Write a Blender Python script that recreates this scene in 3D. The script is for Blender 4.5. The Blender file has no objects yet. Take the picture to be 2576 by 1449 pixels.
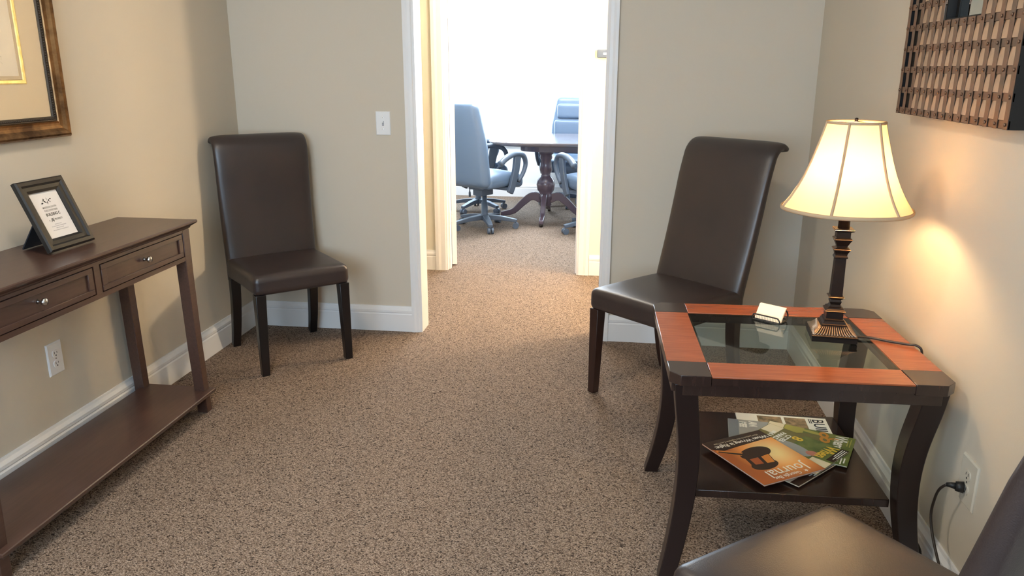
import bpy, bmesh, math, random
from mathutils import Vector, Matrix
random.seed(7)
S = bpy.context.scene
C = S.collection
R = math.radians
PI = math.pi

# ------------------------------------------------------------------ camera
cam_data = bpy.data.cameras.new('camera')
cam = bpy.data.objects.new('camera', cam_data)
C.objects.link(cam)
cam_data.sensor_fit = 'HORIZONTAL'
cam_data.sensor_width = 36.0
cam_data.lens = 36.0 * 1960 / 2576
cam_data.clip_start = 0.02
cam.rotation_mode = 'XYZ'
p, yw, rl = R(15.7), R(7.65), R(-0.15)
fwd = Vector((-math.sin(yw)*math.cos(p), math.cos(yw)*math.cos(p), -math.sin(p)))
rgt = Vector((math.cos(yw), math.sin(yw), 0))
dwn = fwd.cross(rgt)
r2 = rgt*math.cos(rl) + dwn*math.sin(rl)
d2 = -rgt*math.sin(rl) + dwn*math.cos(rl)
mw = Matrix((r2, -d2, -fwd)).transposed().to_4x4()
mw.translation = (0, 0, 1.42)
cam.matrix_world = mw
S.camera = cam

# ------------------------------------------------------------------ light and exposure
S.view_settings.view_transform = 'Standard'
S.view_settings.look = 'None'
S.view_settings.gamma = 1
S.view_settings.use_curve_mapping = False
S.view_settings.exposure = 0.0
S.cycles.max_bounces = 10
S.cycles.diffuse_bounces = 6
S.cycles.glossy_bounces = 4
S.cycles.transparent_max_bounces = 16
S.cycles.sample_clamp_indirect = 80.0
S.cycles.caustics_reflective = False
S.cycles.caustics_refractive = False

world = bpy.data.worlds.new('sky')
S.world = world
world.use_nodes = True
bg = world.node_tree.nodes['Background']
bg.inputs['Color'].default_value = (0.62, 0.80, 1.0, 1)      # bright overcast sky
bg.inputs['Strength'].default_value = 21.0

def lamp(name, kind, loc, power, color, rot=(0, 0, 0), **kw):
    d = bpy.data.lights.new(name, kind)
    d.energy = power
    d.color = color
    for k, v in kw.items():
        setattr(d, k, v)
    o = bpy.data.objects.new(name, d)
    o.location = loc
    o.rotation_euler = rot
    C.objects.link(o)
    return o

def portal(name, loc, rot, sx, sy):
    o = lamp(name, 'AREA', loc, 1, (1, 1, 1), rot, shape='RECTANGLE', size=sx, size_y=sy)
    o.data.cycles.is_portal = True
    return o
portal('daylight_portal_far', (-0.70, 9.06, 1.48), (R(-90), 0, 0), 3.2, 1.7)
portal('daylight_portal_front', (-0.85, -1.36, 1.52), (R(90), 0, 0), 1.8, 1.25)

WARM = (1.0, 0.70, 0.38)
LAMP_POWER = 200.0
ROOM_FILL_POWER = 25.0
HALL_POWER = 22.0
GLOBE_GLOW = 300.0
CONF_FILL_POWER = 120.0
lamp('added_fill_room', 'AREA', (-1.05, 1.60, 2.57), ROOM_FILL_POWER, (1.0, 0.88, 0.72), shape='DISK', size=0.34)  # added fill to brighten the sitting room, no such lamp in view
lamp('ceiling_lamp_hall', 'AREA', (-0.55, 4.80, 2.57), HALL_POWER, (1.0, 0.92, 0.80), shape='DISK', size=0.30)
lamp('added_fill_conference', 'AREA', (-0.55, 7.3, 2.57), CONF_FILL_POWER, (0.86, 0.93, 1.0), shape='RECTANGLE', size=1.15, size_y=0.55)  # added fill to brighten the conference room's chairs and window wall

# ------------------------------------------------------------------ materials
def nodes(m):
    m.use_nodes = True
    return m.node_tree.nodes, m.node_tree.links

def mat(name, col, rough=0.5, metal=0.0, spec=0.5, bump=None, var=None, coat=0.0, wave=None):
    m = bpy.data.materials.new(name)
    n, l = nodes(m)
    b = n['Principled BSDF']
    b.inputs['Base Color'].default_value = (*col, 1)
    b.inputs['Roughness'].default_value = rough
    b.inputs['Metallic'].default_value = metal
    b.inputs['Specular IOR Level'].default_value = spec
    b.inputs['Coat Weight'].default_value = coat
    b.inputs['Coat Roughness'].default_value = 0.15
    tc = None
    if bump or var or wave:
        tc = n.new('ShaderNodeTexCoord')
    if bump:                                   # (scale, strength)
        t = n.new('ShaderNodeTexNoise')
        t.inputs['Scale'].default_value = bump[0]
        t.inputs['Detail'].default_value = 4
        l.new(tc.outputs['Object'], t.inputs['Vector'])
        bp = n.new('ShaderNodeBump')
        bp.inputs['Strength'].default_value = bump[1]
        bp.inputs['Distance'].default_value = 0.002
        l.new(t.outputs['Fac'], bp.inputs['Height'])
        l.new(bp.outputs['Normal'], b.inputs['Normal'])
    if var or wave:                            # (scale, colour2[, stretch vector])
        v = var or wave
        mp = n.new('ShaderNodeMapping')
        mp.inputs['Scale'].default_value = v[2] if len(v) > 2 else (1, 1, 1)
        l.new(tc.outputs['Object'], mp.inputs['Vector'])
        t = n.new('ShaderNodeTexNoise')
        t.inputs['Scale'].default_value = v[0]
        t.inputs['Detail'].default_value = 5
        t.inputs['Roughness'].default_value = 0.6
        l.new(mp.outputs['Vector'], t.inputs['Vector'])
        rp = n.new('ShaderNodeValToRGB')
        rp.color_ramp.elements[0].position = 0.35
        rp.color_ramp.elements[1].position = 0.65
        rp.color_ramp.elements[0].color = (*col, 1)
        rp.color_ramp.elements[1].color = (*v[1], 1)
        l.new(t.outputs['Fac'], rp.inputs['Fac'])
        l.new(rp.outputs['Color'], b.inputs['Base Color'])
    return m

paint = mat('beige_wall_paint', (0.62, 0.555, 0.455), 0.75, spec=0.2, bump=(350, 0.12))
hall_paint = mat('cream_wall_paint', (0.80, 0.745, 0.61), 0.75, spec=0.2, bump=(350, 0.12))
conf_paint = mat('white_wall_paint', (0.86, 0.86, 0.84), 0.75, spec=0.2, bump=(350, 0.1))
trim_white = mat('white_trim_paint', (0.80, 0.79, 0.78), 0.35, spec=0.4)
ceil_paint = mat('ceiling_paint', (0.80, 0.78, 0.74), 0.9, spec=0.1)
plate_ivory = mat('ivory_plastic', (0.64, 0.59, 0.49), 0.35)
plate_white = mat('white_plastic', (0.82, 0.82, 0.82), 0.3)
dark_slot = mat('dark_slot', (0.03, 0.03, 0.03), 0.6)
leather = mat('dark_brown_leather', (0.026, 0.018, 0.018), 0.36, spec=0.75, bump=(420, 0.22), var=(5, (0.035, 0.022, 0.020)))
black_wood = mat('black_stained_wood', (0.007, 0.005, 0.005), 0.32, spec=0.5)
lit_leg = mat('lit_black_wood', (0.035, 0.014, 0.010), 0.30, var=(6, (0.022, 0.009, 0.007), (6, 6, 1)))  # black chair legs, browner because the light on them is in the colour
console_wood = mat('dark_cherry_wood', (0.080, 0.040, 0.029), 0.36, var=(7, (0.060, 0.029, 0.021), (14, 1, 14)), coat=0.25)
console_dark = mat('dark_cherry_shadow_line', (0.020, 0.009, 0.008), 0.5)
cherry = mat('cherry_veneer', (0.34, 0.088, 0.030), 0.26, var=(9, (0.27, 0.065, 0.022), (1, 12, 12)), coat=0.4)
espresso = mat('espresso_wood', (0.034, 0.017, 0.013), 0.24, var=(7, (0.024, 0.012, 0.009), (8, 8, 1)), coat=0.4)
espresso_leg = mat('espresso_leg_wood', (0.016, 0.008, 0.007), 0.28)
bronze = mat('dark_bronze', (0.034, 0.024, 0.020), 0.34, 0.75, bump=(90, 0.15))
bronze_edge = mat('worn_bronze_edge', (0.34, 0.25, 0.18), 0.35, 0.9)
black_plastic = mat('black_plastic', (0.012, 0.012, 0.012), 0.45)
cord_brown = mat('dark_brown_cord', (0.022, 0.014, 0.010), 0.45)
nickel = mat('brushed_nickel', (0.62, 0.60, 0.57), 0.22, 1.0)
white_metal = mat('white_painted_metal', (0.72, 0.72, 0.72), 0.35)
grey_plastic = mat('grey_plastic', (0.13, 0.165, 0.23), 0.4)
copper = mat('brushed_copper', (0.47, 0.345, 0.25), 0.42, 0.9, bump=(160, 0.15), var=(11, (0.60, 0.42, 0.29)))
copper_strap = mat('aged_copper_strap', (0.20, 0.140, 0.100), 0.46, 0.85, bump=(120, 0.25), var=(24, (0.26, 0.150, 0.098)))
bronze_back = mat('blackened_metal', (0.010, 0.008, 0.007), 0.6, 0.3)
frame_gold = mat('antique_bronze_gold', (0.36, 0.20, 0.085), 0.30, 0.8, bump=(60, 0.25), var=(14, (0.10, 0.050, 0.022)))
inner_mat_m = mat('tan_inner_mat', (0.52, 0.40, 0.26), 0.85, spec=0.1)
frame_black = mat('dark_bead_moulding', (0.045, 0.032, 0.022), 0.42, 0.4)
gold_leaf = mat('gold_leaf', (0.83, 0.60, 0.19), 0.38, 0.55, bump=(80, 0.4), var=(60, (0.92, 0.74, 0.30)))
mat_board = mat('cream_mat_board', (0.70, 0.56, 0.38), 0.85, spec=0.1)
print_paper = mat('pale_print_paper', (0.80, 0.70, 0.55), 0.85, spec=0.1, var=(9, (0.74, 0.64, 0.50)))
print_ink = mat('faded_ink', (0.52, 0.44, 0.33), 0.9, spec=0.0)
desk_frame_m = mat('black_brown_frame_wood', (0.013, 0.011, 0.010), 0.42, bump=(120, 0.15))
velvet = mat('black_velvet_backing', (0.010, 0.010, 0.013), 0.85)
white_paper = mat('white_paper', (0.80, 0.79, 0.80), 0.8, spec=0.1)
card_paper = mat('ivory_card', (0.86, 0.80, 0.66), 0.7, spec=0.1)
ink = mat('black_ink', (0.02, 0.02, 0.025), 0.7)
ink_grey = mat('grey_ink', (0.42, 0.42, 0.46), 0.7)
page_edge = mat('page_edges', (0.62, 0.56, 0.48), 0.8)
office_leather = mat('glare_veiled_leather', (0.13, 0.18, 0.255), 0.38, spec=0.6, bump=(300, 0.2))  # black leather with the window glare's blue-grey veil put into its colour
office_plastic = mat('glare_veiled_plastic', (0.085, 0.105, 0.14), 0.38, spec=0.5)  # plastic lightened in its colour to carry the same window glare
conf_wood = mat('mahogany_wood', (0.11, 0.075, 0.095), 0.25, coat=0.4)
conf_top = mat('polished_table_top', (0.14, 0.11, 0.11), 0.14, coat=0.6)
p_white = mat('print_white', (0.90, 0.88, 0.82), 0.5)
p_cream = mat('print_cream', (0.80, 0.70, 0.52), 0.5)
p_yellow = mat('print_yellow', (0.85, 0.55, 0.07), 0.5)
p_green = mat('print_green', (0.10, 0.14, 0.035), 0.4, var=(26, (0.19, 0.22, 0.06)))
p_lime = mat('print_lime', (0.42, 0.38, 0.09), 0.45)
p_orange = mat('print_orange', (0.62, 0.26, 0.04), 0.45)
p_pink = mat('print_pink', (0.55, 0.22, 0.17), 0.5)
p_grey = mat('print_grey', (0.36, 0.36, 0.36), 0.5)
p_slate = mat('print_slate', (0.20, 0.23, 0.27), 0.45)
p_brown = mat('print_dark_brown', (0.045, 0.022, 0.015), 0.4)
p_wood = mat('print_red_wood', (0.42, 0.10, 0.03), 0.4)
p_wood2 = mat('print_orange_wood', (0.72, 0.26, 0.05), 0.4)
p_photo = mat('print_photo', (0.13, 0.10, 0.05), 0.45, var=(50, (0.45, 0.30, 0.18)))
p_olive = mat('print_olive', (0.20, 0.17, 0.06), 0.45)

# journal cover: radial printed gradient, orange rim and pale yellow middle
def gradient_cover():
    m = bpy.data.materials.new('orange_cover_print')
    n, l = nodes(m)
    b = n['Principled BSDF']
    b.inputs['Roughness'].default_value = 0.32
    tc = n.new('ShaderNodeTexCoord')
    mp = n.new('ShaderNodeMapping')
    mp.inputs['Location'].default_value = (0.36, 0.05, 0)
    mp.inputs['Scale'].default_value = (7.5, 6.0, 0.0)
    g = n.new('ShaderNodeTexGradient')
    g.gradient_type = 'SPHERICAL'
    rp = n.new('ShaderNodeValToRGB')
    e = rp.color_ramp.elements
    e[0].position = 0.0
    e[0].color = (0.46, 0.13, 0.035, 1)
    e[1].position = 0.85
    e[1].color = (0.97, 0.74, 0.36, 1)
    k = rp.color_ramp.elements.new(0.40)
    k.color = (0.88, 0.36, 0.10, 1)
    l.new(tc.outputs['Object'], mp.inputs['Vector'])
    l.new(mp.outputs['Vector'], g.inputs['Vector'])
    l.new(g.outputs['Fac'], rp.inputs['Fac'])
    l.new(rp.outputs['Color'], b.inputs['Base Color'])
    return m
journal_cover = gradient_cover()

def clear_glass(name, tint, boost):
    m = bpy.data.materials.new(name)
    n, l = nodes(m)
    n.remove(n['Principled BSDF'])
    out = n['Material Output']
    tr = n.new('ShaderNodeBsdfTransparent')
    tr.inputs['Color'].default_value = (*tint, 1)
    gl = n.new('ShaderNodeBsdfGlossy')
    gl.inputs['Roughness'].default_value = 0.02
    fr = n.new('ShaderNodeFresnel')
    fr.inputs['IOR'].default_value = boost
    mx = n.new('ShaderNodeMixShader')
    geo = n.new('ShaderNodeNewGeometry')          # reflect on the outer faces only, no trapped inner reflections
    inv = n.new('ShaderNodeMath')
    inv.operation = 'SUBTRACT'
    inv.inputs[0].default_value = 1.0
    l.new(geo.outputs['Backfacing'], inv.inputs[1])
    mul = n.new('ShaderNodeMath')
    mul.operation = 'MULTIPLY'
    l.new(fr.outputs['Fac'], mul.inputs[0])
    l.new(inv.outputs['Value'], mul.inputs[1])
    l.new(mul.outputs['Value'], mx.inputs['Fac'])
    l.new(tr.outputs['BSDF'], mx.inputs[1])
    l.new(gl.outputs['BSDF'], mx.inputs[2])
    l.new(mx.outputs['Shader'], out.inputs['Surface'])
    return m
table_glass = clear_glass('greenish_table_glass', (0.80, 0.86, 0.80), 1.55)
pane_glass = clear_glass('window_glass', (0.97, 0.98, 0.98), 1.45)
frame_glass = clear_glass('picture_glass', (0.98, 0.98, 0.98), 1.35)

def mirror_mat():
    m = mat('mirror_silvering', (0.72, 0.74, 0.70), 0.02, 1.0)
    return m
mirror = mirror_mat()

def shade_mat(name, col, trans, fac):
    m = bpy.data.materials.new(name)
    n, l = nodes(m)
    n.remove(n['Principled BSDF'])
    out = n['Material Output']
    d = n.new('ShaderNodeBsdfDiffuse')
    d.inputs['Color'].default_value = (*col, 1)
    t = n.new('ShaderNodeBsdfTranslucent')
    t.inputs['Color'].default_value = (*trans, 1)
    mx = n.new('ShaderNodeMixShader')
    mx.inputs['Fac'].default_value = fac
    l.new(d.outputs['BSDF'], mx.inputs[1])
    l.new(t.outputs['BSDF'], mx.inputs[2])
    l.new(mx.outputs['Shader'], out.inputs['Surface'])
    return m
shade_cloth = shade_mat('cream_shade_cloth', (0.74, 0.60, 0.42), (0.90, 0.66, 0.38), 0.22)
shade_trim = shade_mat('tan_shade_piping', (0.60, 0.46, 0.30), (0.45, 0.30, 0.17), 0.25)

def emit(name, col, s):
    m = bpy.data.materials.new(name)
    n, l = nodes(m)
    b = n['Principled BSDF']
    b.inputs['Base Color'].default_value = (0.9, 0.9, 0.9, 1)
    b.inputs['Emission Color'].default_value = (*col, 1)
    b.inputs['Emission Strength'].default_value = s
    return m
bulb_glow = emit('glowing_bulb', WARM, LAMP_POWER)
globe_glow = emit('glowing_globe', (1.0, 0.80, 0.56), GLOBE_GLOW)
fixture_glow = emit('lit_diffuser', (1.0, 0.85, 0.65), 2.0)

def carpet_mat():
    m = bpy.data.materials.new('tan_loop_carpet')
    n, l = nodes(m)
    b = n['Principled BSDF']
    b.inputs['Roughness'].default_value = 0.95
    b.inputs['Specular IOR Level'].default_value = 0.08
    tc = n.new('ShaderNodeTexCoord')
    warp = n.new('ShaderNodeTexNoise')
    warp.inputs['Scale'].default_value = 60
    l.new(tc.outputs['Object'], warp.inputs['Vector'])
    mixv = n.new('ShaderNodeMix')
    mixv.data_type = 'RGBA'
    mixv.blend_type = 'LINEAR_LIGHT'
    mixv.inputs['Factor'].default_value = 0.006
    l.new(tc.outputs['Object'], mixv.inputs['A'])
    l.new(warp.outputs['Color'], mixv.inputs['B'])
    mp = n.new('ShaderNodeMapping')
    mp.inputs['Rotation'].default_value = (0, 0, R(38))
    mp.inputs['Scale'].default_value = (1.0, 1.7, 1.0)
    l.new(mixv.outputs['Result'], mp.inputs['Vector'])
    v = n.new('ShaderNodeTexVoronoi')
    v.feature = 'F1'
    v.inputs['Scale'].default_value = 205
    v.inputs['Randomness'].default_value = 0.9
    l.new(mp.outputs['Vector'], v.inputs['Vector'])
    # loops: light crowns, dark gaps
    r1 = n.new('ShaderNodeValToRGB')
    r1.color_ramp.elements[0].position = 0.18
    r1.color_ramp.elements[0].color = (1, 1, 1, 1)
    r1.color_ramp.elements[1].position = 0.72
    r1.color_ramp.elements[1].color = (0.34, 0.31, 0.29, 1)
    l.new(v.outputs['Distance'], r1.inputs['Fac'])
    # each loop its own shade; a few are dark flecks
    sx = n.new('ShaderNodeSeparateColor')
    l.new(v.outputs['Color'], sx.inputs['Color'])
    r2 = n.new('ShaderNodeValToRGB')
    cr = r2.color_ramp
    cr.interpolation = 'LINEAR'
    cr.elements[0].position = 0.0
    cr.elements[0].color = (0.06, 0.045, 0.036, 1)
    cr.elements[1].position = 1.0
    cr.elements[1].color = (0.56, 0.44, 0.35, 1)
    for pos, c in ((0.10, (0.12, 0.088, 0.068)), (0.20, (0.36, 0.265, 0.198)), (0.6, (0.46, 0.343, 0.258))):
        k = cr.elements.new(pos)
        k.color = (*c, 1)
    l.new(sx.outputs['Red'], r2.inputs['Fac'])
    mu = n.new('ShaderNodeMix')
    mu.data_type = 'RGBA'
    mu.blend_type = 'MULTIPLY'
    mu.inputs['Factor'].default_value = 1.0
    l.new(r2.outputs['Color'], mu.inputs['A'])
    l.new(r1.outputs['Color'], mu.inputs['B'])
    l.new(mu.outputs['Result'], b.inputs['Base Color'])
    bp = n.new('ShaderNodeBump')
    bp.invert = True
    bp.inputs['Strength'].default_value = 0.7
    bp.inputs['Distance'].default_value = 0.004
    l.new(v.outputs['Distance'], bp.inputs['Height'])
    l.new(bp.outputs['Normal'], b.inputs['Normal'])
    return m
carpet = carpet_mat()

# ------------------------------------------------------------------ helpers
def thing(name, label, cat, loc=(0, 0, 0), rotz=0.0, group=None):
    o = bpy.data.objects.new(name, None)
    o.empty_display_size = 0.05
    C.objects.link(o)
    o.location = loc
    o.rotation_euler = (0, 0, rotz)
    o['label'] = label
    o['category'] = cat
    if group:
        o['group'] = group
    return o

def obj(name, bm, m, parent=None, smooth=False, bevel=0.0, label=None, world=False):
    """one mesh object; coordinates are local to the parent unless world=True"""
    bmesh.ops.recalc_face_normals(bm, faces=bm.faces[:])
    me = bpy.data.meshes.new(name)
    bm.to_mesh(me)
    bm.free()
    if m:
        me.materials.append(m)
    if smooth:
        for f in me.polygons:
            f.use_smooth = True
    o = bpy.data.objects.new(name, me)
    C.objects.link(o)
    if parent:
        o.parent = parent
        if world:
            o.matrix_parent_inverse = wmat(parent).inverted()
    if bevel:
        b = o.modifiers.new('bevel', 'BEVEL')
        b.width = bevel
        b.segments = 2
        b.limit_method = 'ANGLE'
        b.angle_limit = R(40)
        for f in me.polygons:
            f.use_smooth = True
        me.set_sharp_from_angle(angle=R(35)) if hasattr(me, 'set_sharp_from_angle') else None
    if label:
        o['label'] = label
    return o

def wmat(o):
    m = Matrix.Translation(o.location) @ o.rotation_euler.to_matrix().to_4x4()
    if o.parent:
        m = wmat(o.parent) @ o.matrix_parent_inverse @ m
    return m

def structure(o):
    o['kind'] = 'structure'
    return o

def tag(o, label, cat, group=None):
    o['label'] = label
    o['category'] = cat
    if group:
        o['group'] = group
    return o

def add_box(bm, x0, x1, y0, y1, z0, z1, mtx=None):
    vs = [bm.verts.new(v) for v in ((x0, y0, z0), (x1, y0, z0), (x1, y1, z0), (x0, y1, z0),
                                    (x0, y0, z1), (x1, y0, z1), (x1, y1, z1), (x0, y1, z1))]
    for f in ((0, 3, 2, 1), (4, 5, 6, 7), (0, 1, 5, 4), (1, 2, 6, 5), (2, 3, 7, 6), (3, 0, 4, 7)):
        bm.faces.new([vs[i] for i in f])
    if mtx is not None:
        bmesh.ops.transform(bm, matrix=mtx, verts=vs)
    return vs

def box(*a, mtx=None):
    bm = bmesh.new()
    add_box(bm, *a, mtx=mtx)
    return bm

def boxes(*lst):
    bm = bmesh.new()
    for a in lst:
        add_box(bm, *a)
    return bm

def loft(bm, rings, cap=True, closed=True):
    """rings: list of lists of points with equal counts"""
    vr = [[bm.verts.new(q) for q in r] for r in rings]
    n = len(vr[0])
    for a, b in zip(vr, vr[1:]):
        for i in range(n if closed else n - 1):
            j = (i + 1) % n
            bm.faces.new((a[i], a[j], b[j], b[i]))
    if cap:
        bm.faces.new(vr[0][::-1])
        bm.faces.new(vr[-1])
    return vr

def lathe(prof, n=24, off=(0, 0, 0), cap=True, rot0=0.0):
    bm = bmesh.new()
    loft(bm, [[(off[0] + r*math.cos(rot0 + 2*PI*i/n), off[1] + r*math.sin(rot0 + 2*PI*i/n), off[2] + z) for i in range(n)]
              for r, z in prof], cap=cap)
    return bm

def square_lathe(prof, off=(0, 0, 0)):
    """stack of square sections: (half width, z)"""
    bm = bmesh.new()
    loft(bm, [[(off[0] + sx*h, off[1] + sy*h, off[2] + z) for sx, sy in ((-1, -1), (1, -1), (1, 1), (-1, 1))] for h, z in prof])
    return bm

def prism(poly, z0, z1, bm=None):
    bm = bm or bmesh.new()
    loft(bm, [[(x, y, z0) for x, y in poly], [(x, y, z1) for x, y in poly]])
    return bm

def smooth_path(pts, k=6):
    """Catmull-Rom through the points"""
    P = [Vector(q) for q in pts]
    P = [P[0]*2 - P[1]] + P + [P[-1]*2 - P[-2]]
    out = []
    for i in range(1, len(P) - 2):
        a, b, c, d = P[i-1:i+3]
        for j in range(k):
            t = j / k
            out.append(0.5*((2*b) + (c - a)*t + (2*a - 5*b + 4*c - d)*t*t + (3*b - a - 3*c + d)*t**3))
    out.append(P[-2])
    return out

def tube(bm, pts, r, n=8, flat=1.0, up=None):
    pts = [Vector(q) for q in pts]
    rings = []
    ref = Vector(up) if up else Vector((0.13, 0.27, 0.95))
    for i, q in enumerate(pts):
        t = (pts[min(i+1, len(pts)-1)] - pts[max(i-1, 0)]).normalized()
        s = t.cross(ref)
        if s.length < 1e-4:
            s = t.cross(Vector((1, 0, 0)))
        s.normalize()
        u = s.cross(t).normalized()
        rr = r(i/(len(pts)-1)) if callable(r) else r
        rings.append([q + s*(rr*math.cos(2*PI*k/n)) + u*(rr*flat*math.sin(2*PI*k/n)) for k in range(n)])
    loft(bm, rings)
    return bm

def sweep_bar(bm, pts, w, h, side):
    """rectangular bar along pts; side = width direction, w(t)/h(t) full sizes"""
    pts = [Vector(q) for q in pts]
    side = Vector(side).normalized()
    rings = []
    for i, q in enumerate(pts):
        t = (pts[min(i+1, len(pts)-1)] - pts[max(i-1, 0)]).normalized()
        u = side.cross(t).normalized()
        f = i/(len(pts)-1)
        ww = (w(f) if callable(w) else w)/2
        hh = (h(f) if callable(h) else h)/2
        rings.append([q + side*a*ww + u*b*hh for a, b in ((-1, -1), (1, -1), (1, 1), (-1, 1))])
    loft(bm, rings)
    return bm

def rounded_box(hx, hy, hz, r, n=10, crown=0.0, fn=None):
    """rounded-edge block centred at the origin; crown lifts the top"""
    def coords(h, rr):
        c = [-h + rr*(1 - math.cos(PI/2*i/4)) for i in range(5)]
        inner = [(-h + rr) + (2*h - 2*rr)*i/n for i in range(1, n)]
        return c + inner + [-q for q in c[::-1]]
    X, Y, Z = coords(hx, r), coords(hy, r), coords(hz, min(r, hz*0.98))
    bm = bmesh.new()
    cache = {}
    def V(x, y, z):
        k = (round(x, 6), round(y, 6), round(z, 6))
        if k not in cache:
            rz = min(r, hz*0.98)
            q = Vector((max(-hx+r, min(hx-r, x)), max(-hy+r, min(hy-r, y)), max(-hz+rz, min(hz-rz, z))))
            d = Vector((x, y, z)) - q
            if d.length > 1e-7:
                dn = Vector((d.x/r, d.y/r, d.z/rz))
                m = max(abs(dn.x), abs(dn.y), abs(dn.z))
                dn = dn.normalized() * m
                d = Vector((dn.x*r, dn.y*r, dn.z*rz))
            w = q + d
            if crown and z > 0:
                fx, fy = max(0, 1 - (w.x/hx)**2), max(0, 1 - (w.y/hy)**2)
                w.z += crown*(fx*fy)**0.6
            if fn:
                w = fn(w)
            cache[k] = bm.verts.new(w)
        return cache[k]
    def face(A, B, mk):
        for i in range(len(A)-1):
            for j in range(len(B)-1):
                vs = [mk(A[i], B[j]), mk(A[i+1], B[j]), mk(A[i+1], B[j+1]), mk(A[i], B[j+1])]
                if len(set(vs)) == 4:
                    bm.faces.new(vs)
    for s in (-1, 1):
        face(X, Y, lambda a, b: V(a, b, s*hz))
        face(X, Z, lambda a, b: V(a, s*hy, b))
        face(Y, Z, lambda a, b: V(s*hx, a, b))
    return bm

def text(name, body, size, m, parent, mtx, align='CENTER', bold=0.0, sx=1.0, shear=0.0, space=1.0):
    cu = bpy.data.curves.new(name, 'FONT')
    cu.body = body
    cu.size = size
    cu.align_x = align
    cu.align_y = 'CENTER'
    cu.resolution_u = 2
    cu.offset = bold
    cu.shear = shear
    cu.space_character = space
    t = bpy.data.objects.new(name, cu)
    C.objects.link(t)
    dg = bpy.context.evaluated_depsgraph_get()
    me = bpy.data.meshes.new_from_object(t.evaluated_get(dg))
    bpy.data.objects.remove(t)
    bpy.data.curves.remove(cu)
    me.transform(Matrix.Diagonal((sx, 1, 1, 1)))
    me.materials.clear()
    me.materials.append(m)
    o = bpy.data.objects.new(name, me)
    C.objects.link(o)
    o.parent = parent
    o.matrix_basis = mtx
    return o

def dup(root, loc, rotz, label=None, group=None):
    r = root.copy()
    C.objects.link(r)
    r.location = loc
    r.rotation_euler = (0, 0, rotz)
    if label:
        r['label'] = label
    if group:
        r['group'] = group
    for ch in list(root.children):
        c = ch.copy()
        C.objects.link(c)
        c.parent = r
        for g in ch.children:
            d = g.copy()
            C.objects.link(d)
            d.parent = c
    return r

# ------------------------------------------------------------------ room shell
XL, XR = -2.035, 0.935          # left and right wall faces
YB, YH = 4.04, 4.16             # back wall: room face, hall face
YF, YF2 = 5.43, 5.55            # far hall wall: hall face, conference face
YC = 8.90                       # conference room's far wall
Y0 = -1.30                      # wall behind the camera
ZC = 2.60
OX0, OX1 = -1.045, -0.075       # opening in the back wall
DX0, DX1 = -1.20, -0.265        # conference doorway
DH = 2.05
structure(obj('floor', box(-4.2, 2.6, -1.45, 9.1, -0.08, 0), carpet))
structure(obj('ceiling', box(-4.2, 2.6, -1.45, 9.1, ZC, ZC + 0.08), ceil_paint))
structure(obj('wall_left', box(XL - 0.1, XL, Y0 - 0.1, YB, 0, ZC), paint))
structure(obj('wall_right', box(XR, XR + 0.1, Y0 - 0.1, YB, 0, ZC), paint))

def wall_with_opening(name, y0, y1, xa, xb, ox0, ox1, oz0, oz1, m_front, m_back=None):
    bm = bmesh.new()
    add_box(bm, xa, ox0, y0, y1, 0, ZC)
    add_box(bm, ox1, xb, y0, y1, 0, ZC)
    add_box(bm, ox0, ox1, y0, y1, oz1, ZC)
    if oz0 > 0:
        add_box(bm, ox0, ox1, y0, y1, 0, oz0)
    o = structure(obj(name, bm, m_front))
    if m_back:
        o.data.materials.append(m_back)
        for f in o.data.polygons:
            if f.normal.y > 0.5:
                f.material_index = 1
    return o
wall_with_opening('wall_back', YB, YH, -4.1, 2.5, OX0 - 0.018, OX1 + 0.018, 0, DH + 0.018, paint, hall_paint)
wall_with_opening('wall_hall', YF, YF2, -4.1, 2.5, DX0 - 0.018, DX1 + 0.018, 0, DH + 0.018, hall_paint, conf_paint)
WX0, WX1, WZ0, WZ1 = -2.30, 0.90, 0.63, 2.33
wall_with_opening('wall_far', YC, YC + 0.12, -4.1, 2.5, WX0, WX1, WZ0, WZ1, conf_paint)
FX0, FX1, FZ0, FZ1 = -1.75, 0.05, 0.90, 2.15
wall_with_opening('wall_front', Y0 - 0.12, Y0, XL - 0.1, XR + 0.1, FX0, FX1, FZ0, FZ1, paint)
structure(obj('wall_far_left', box(-4.2, -4.1, YB, YC + 0.12, 0, ZC), conf_paint))
structure(obj('wall_far_right', box(2.5, 2.6, YB, YC + 0.12, 0, ZC), conf_paint))

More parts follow.
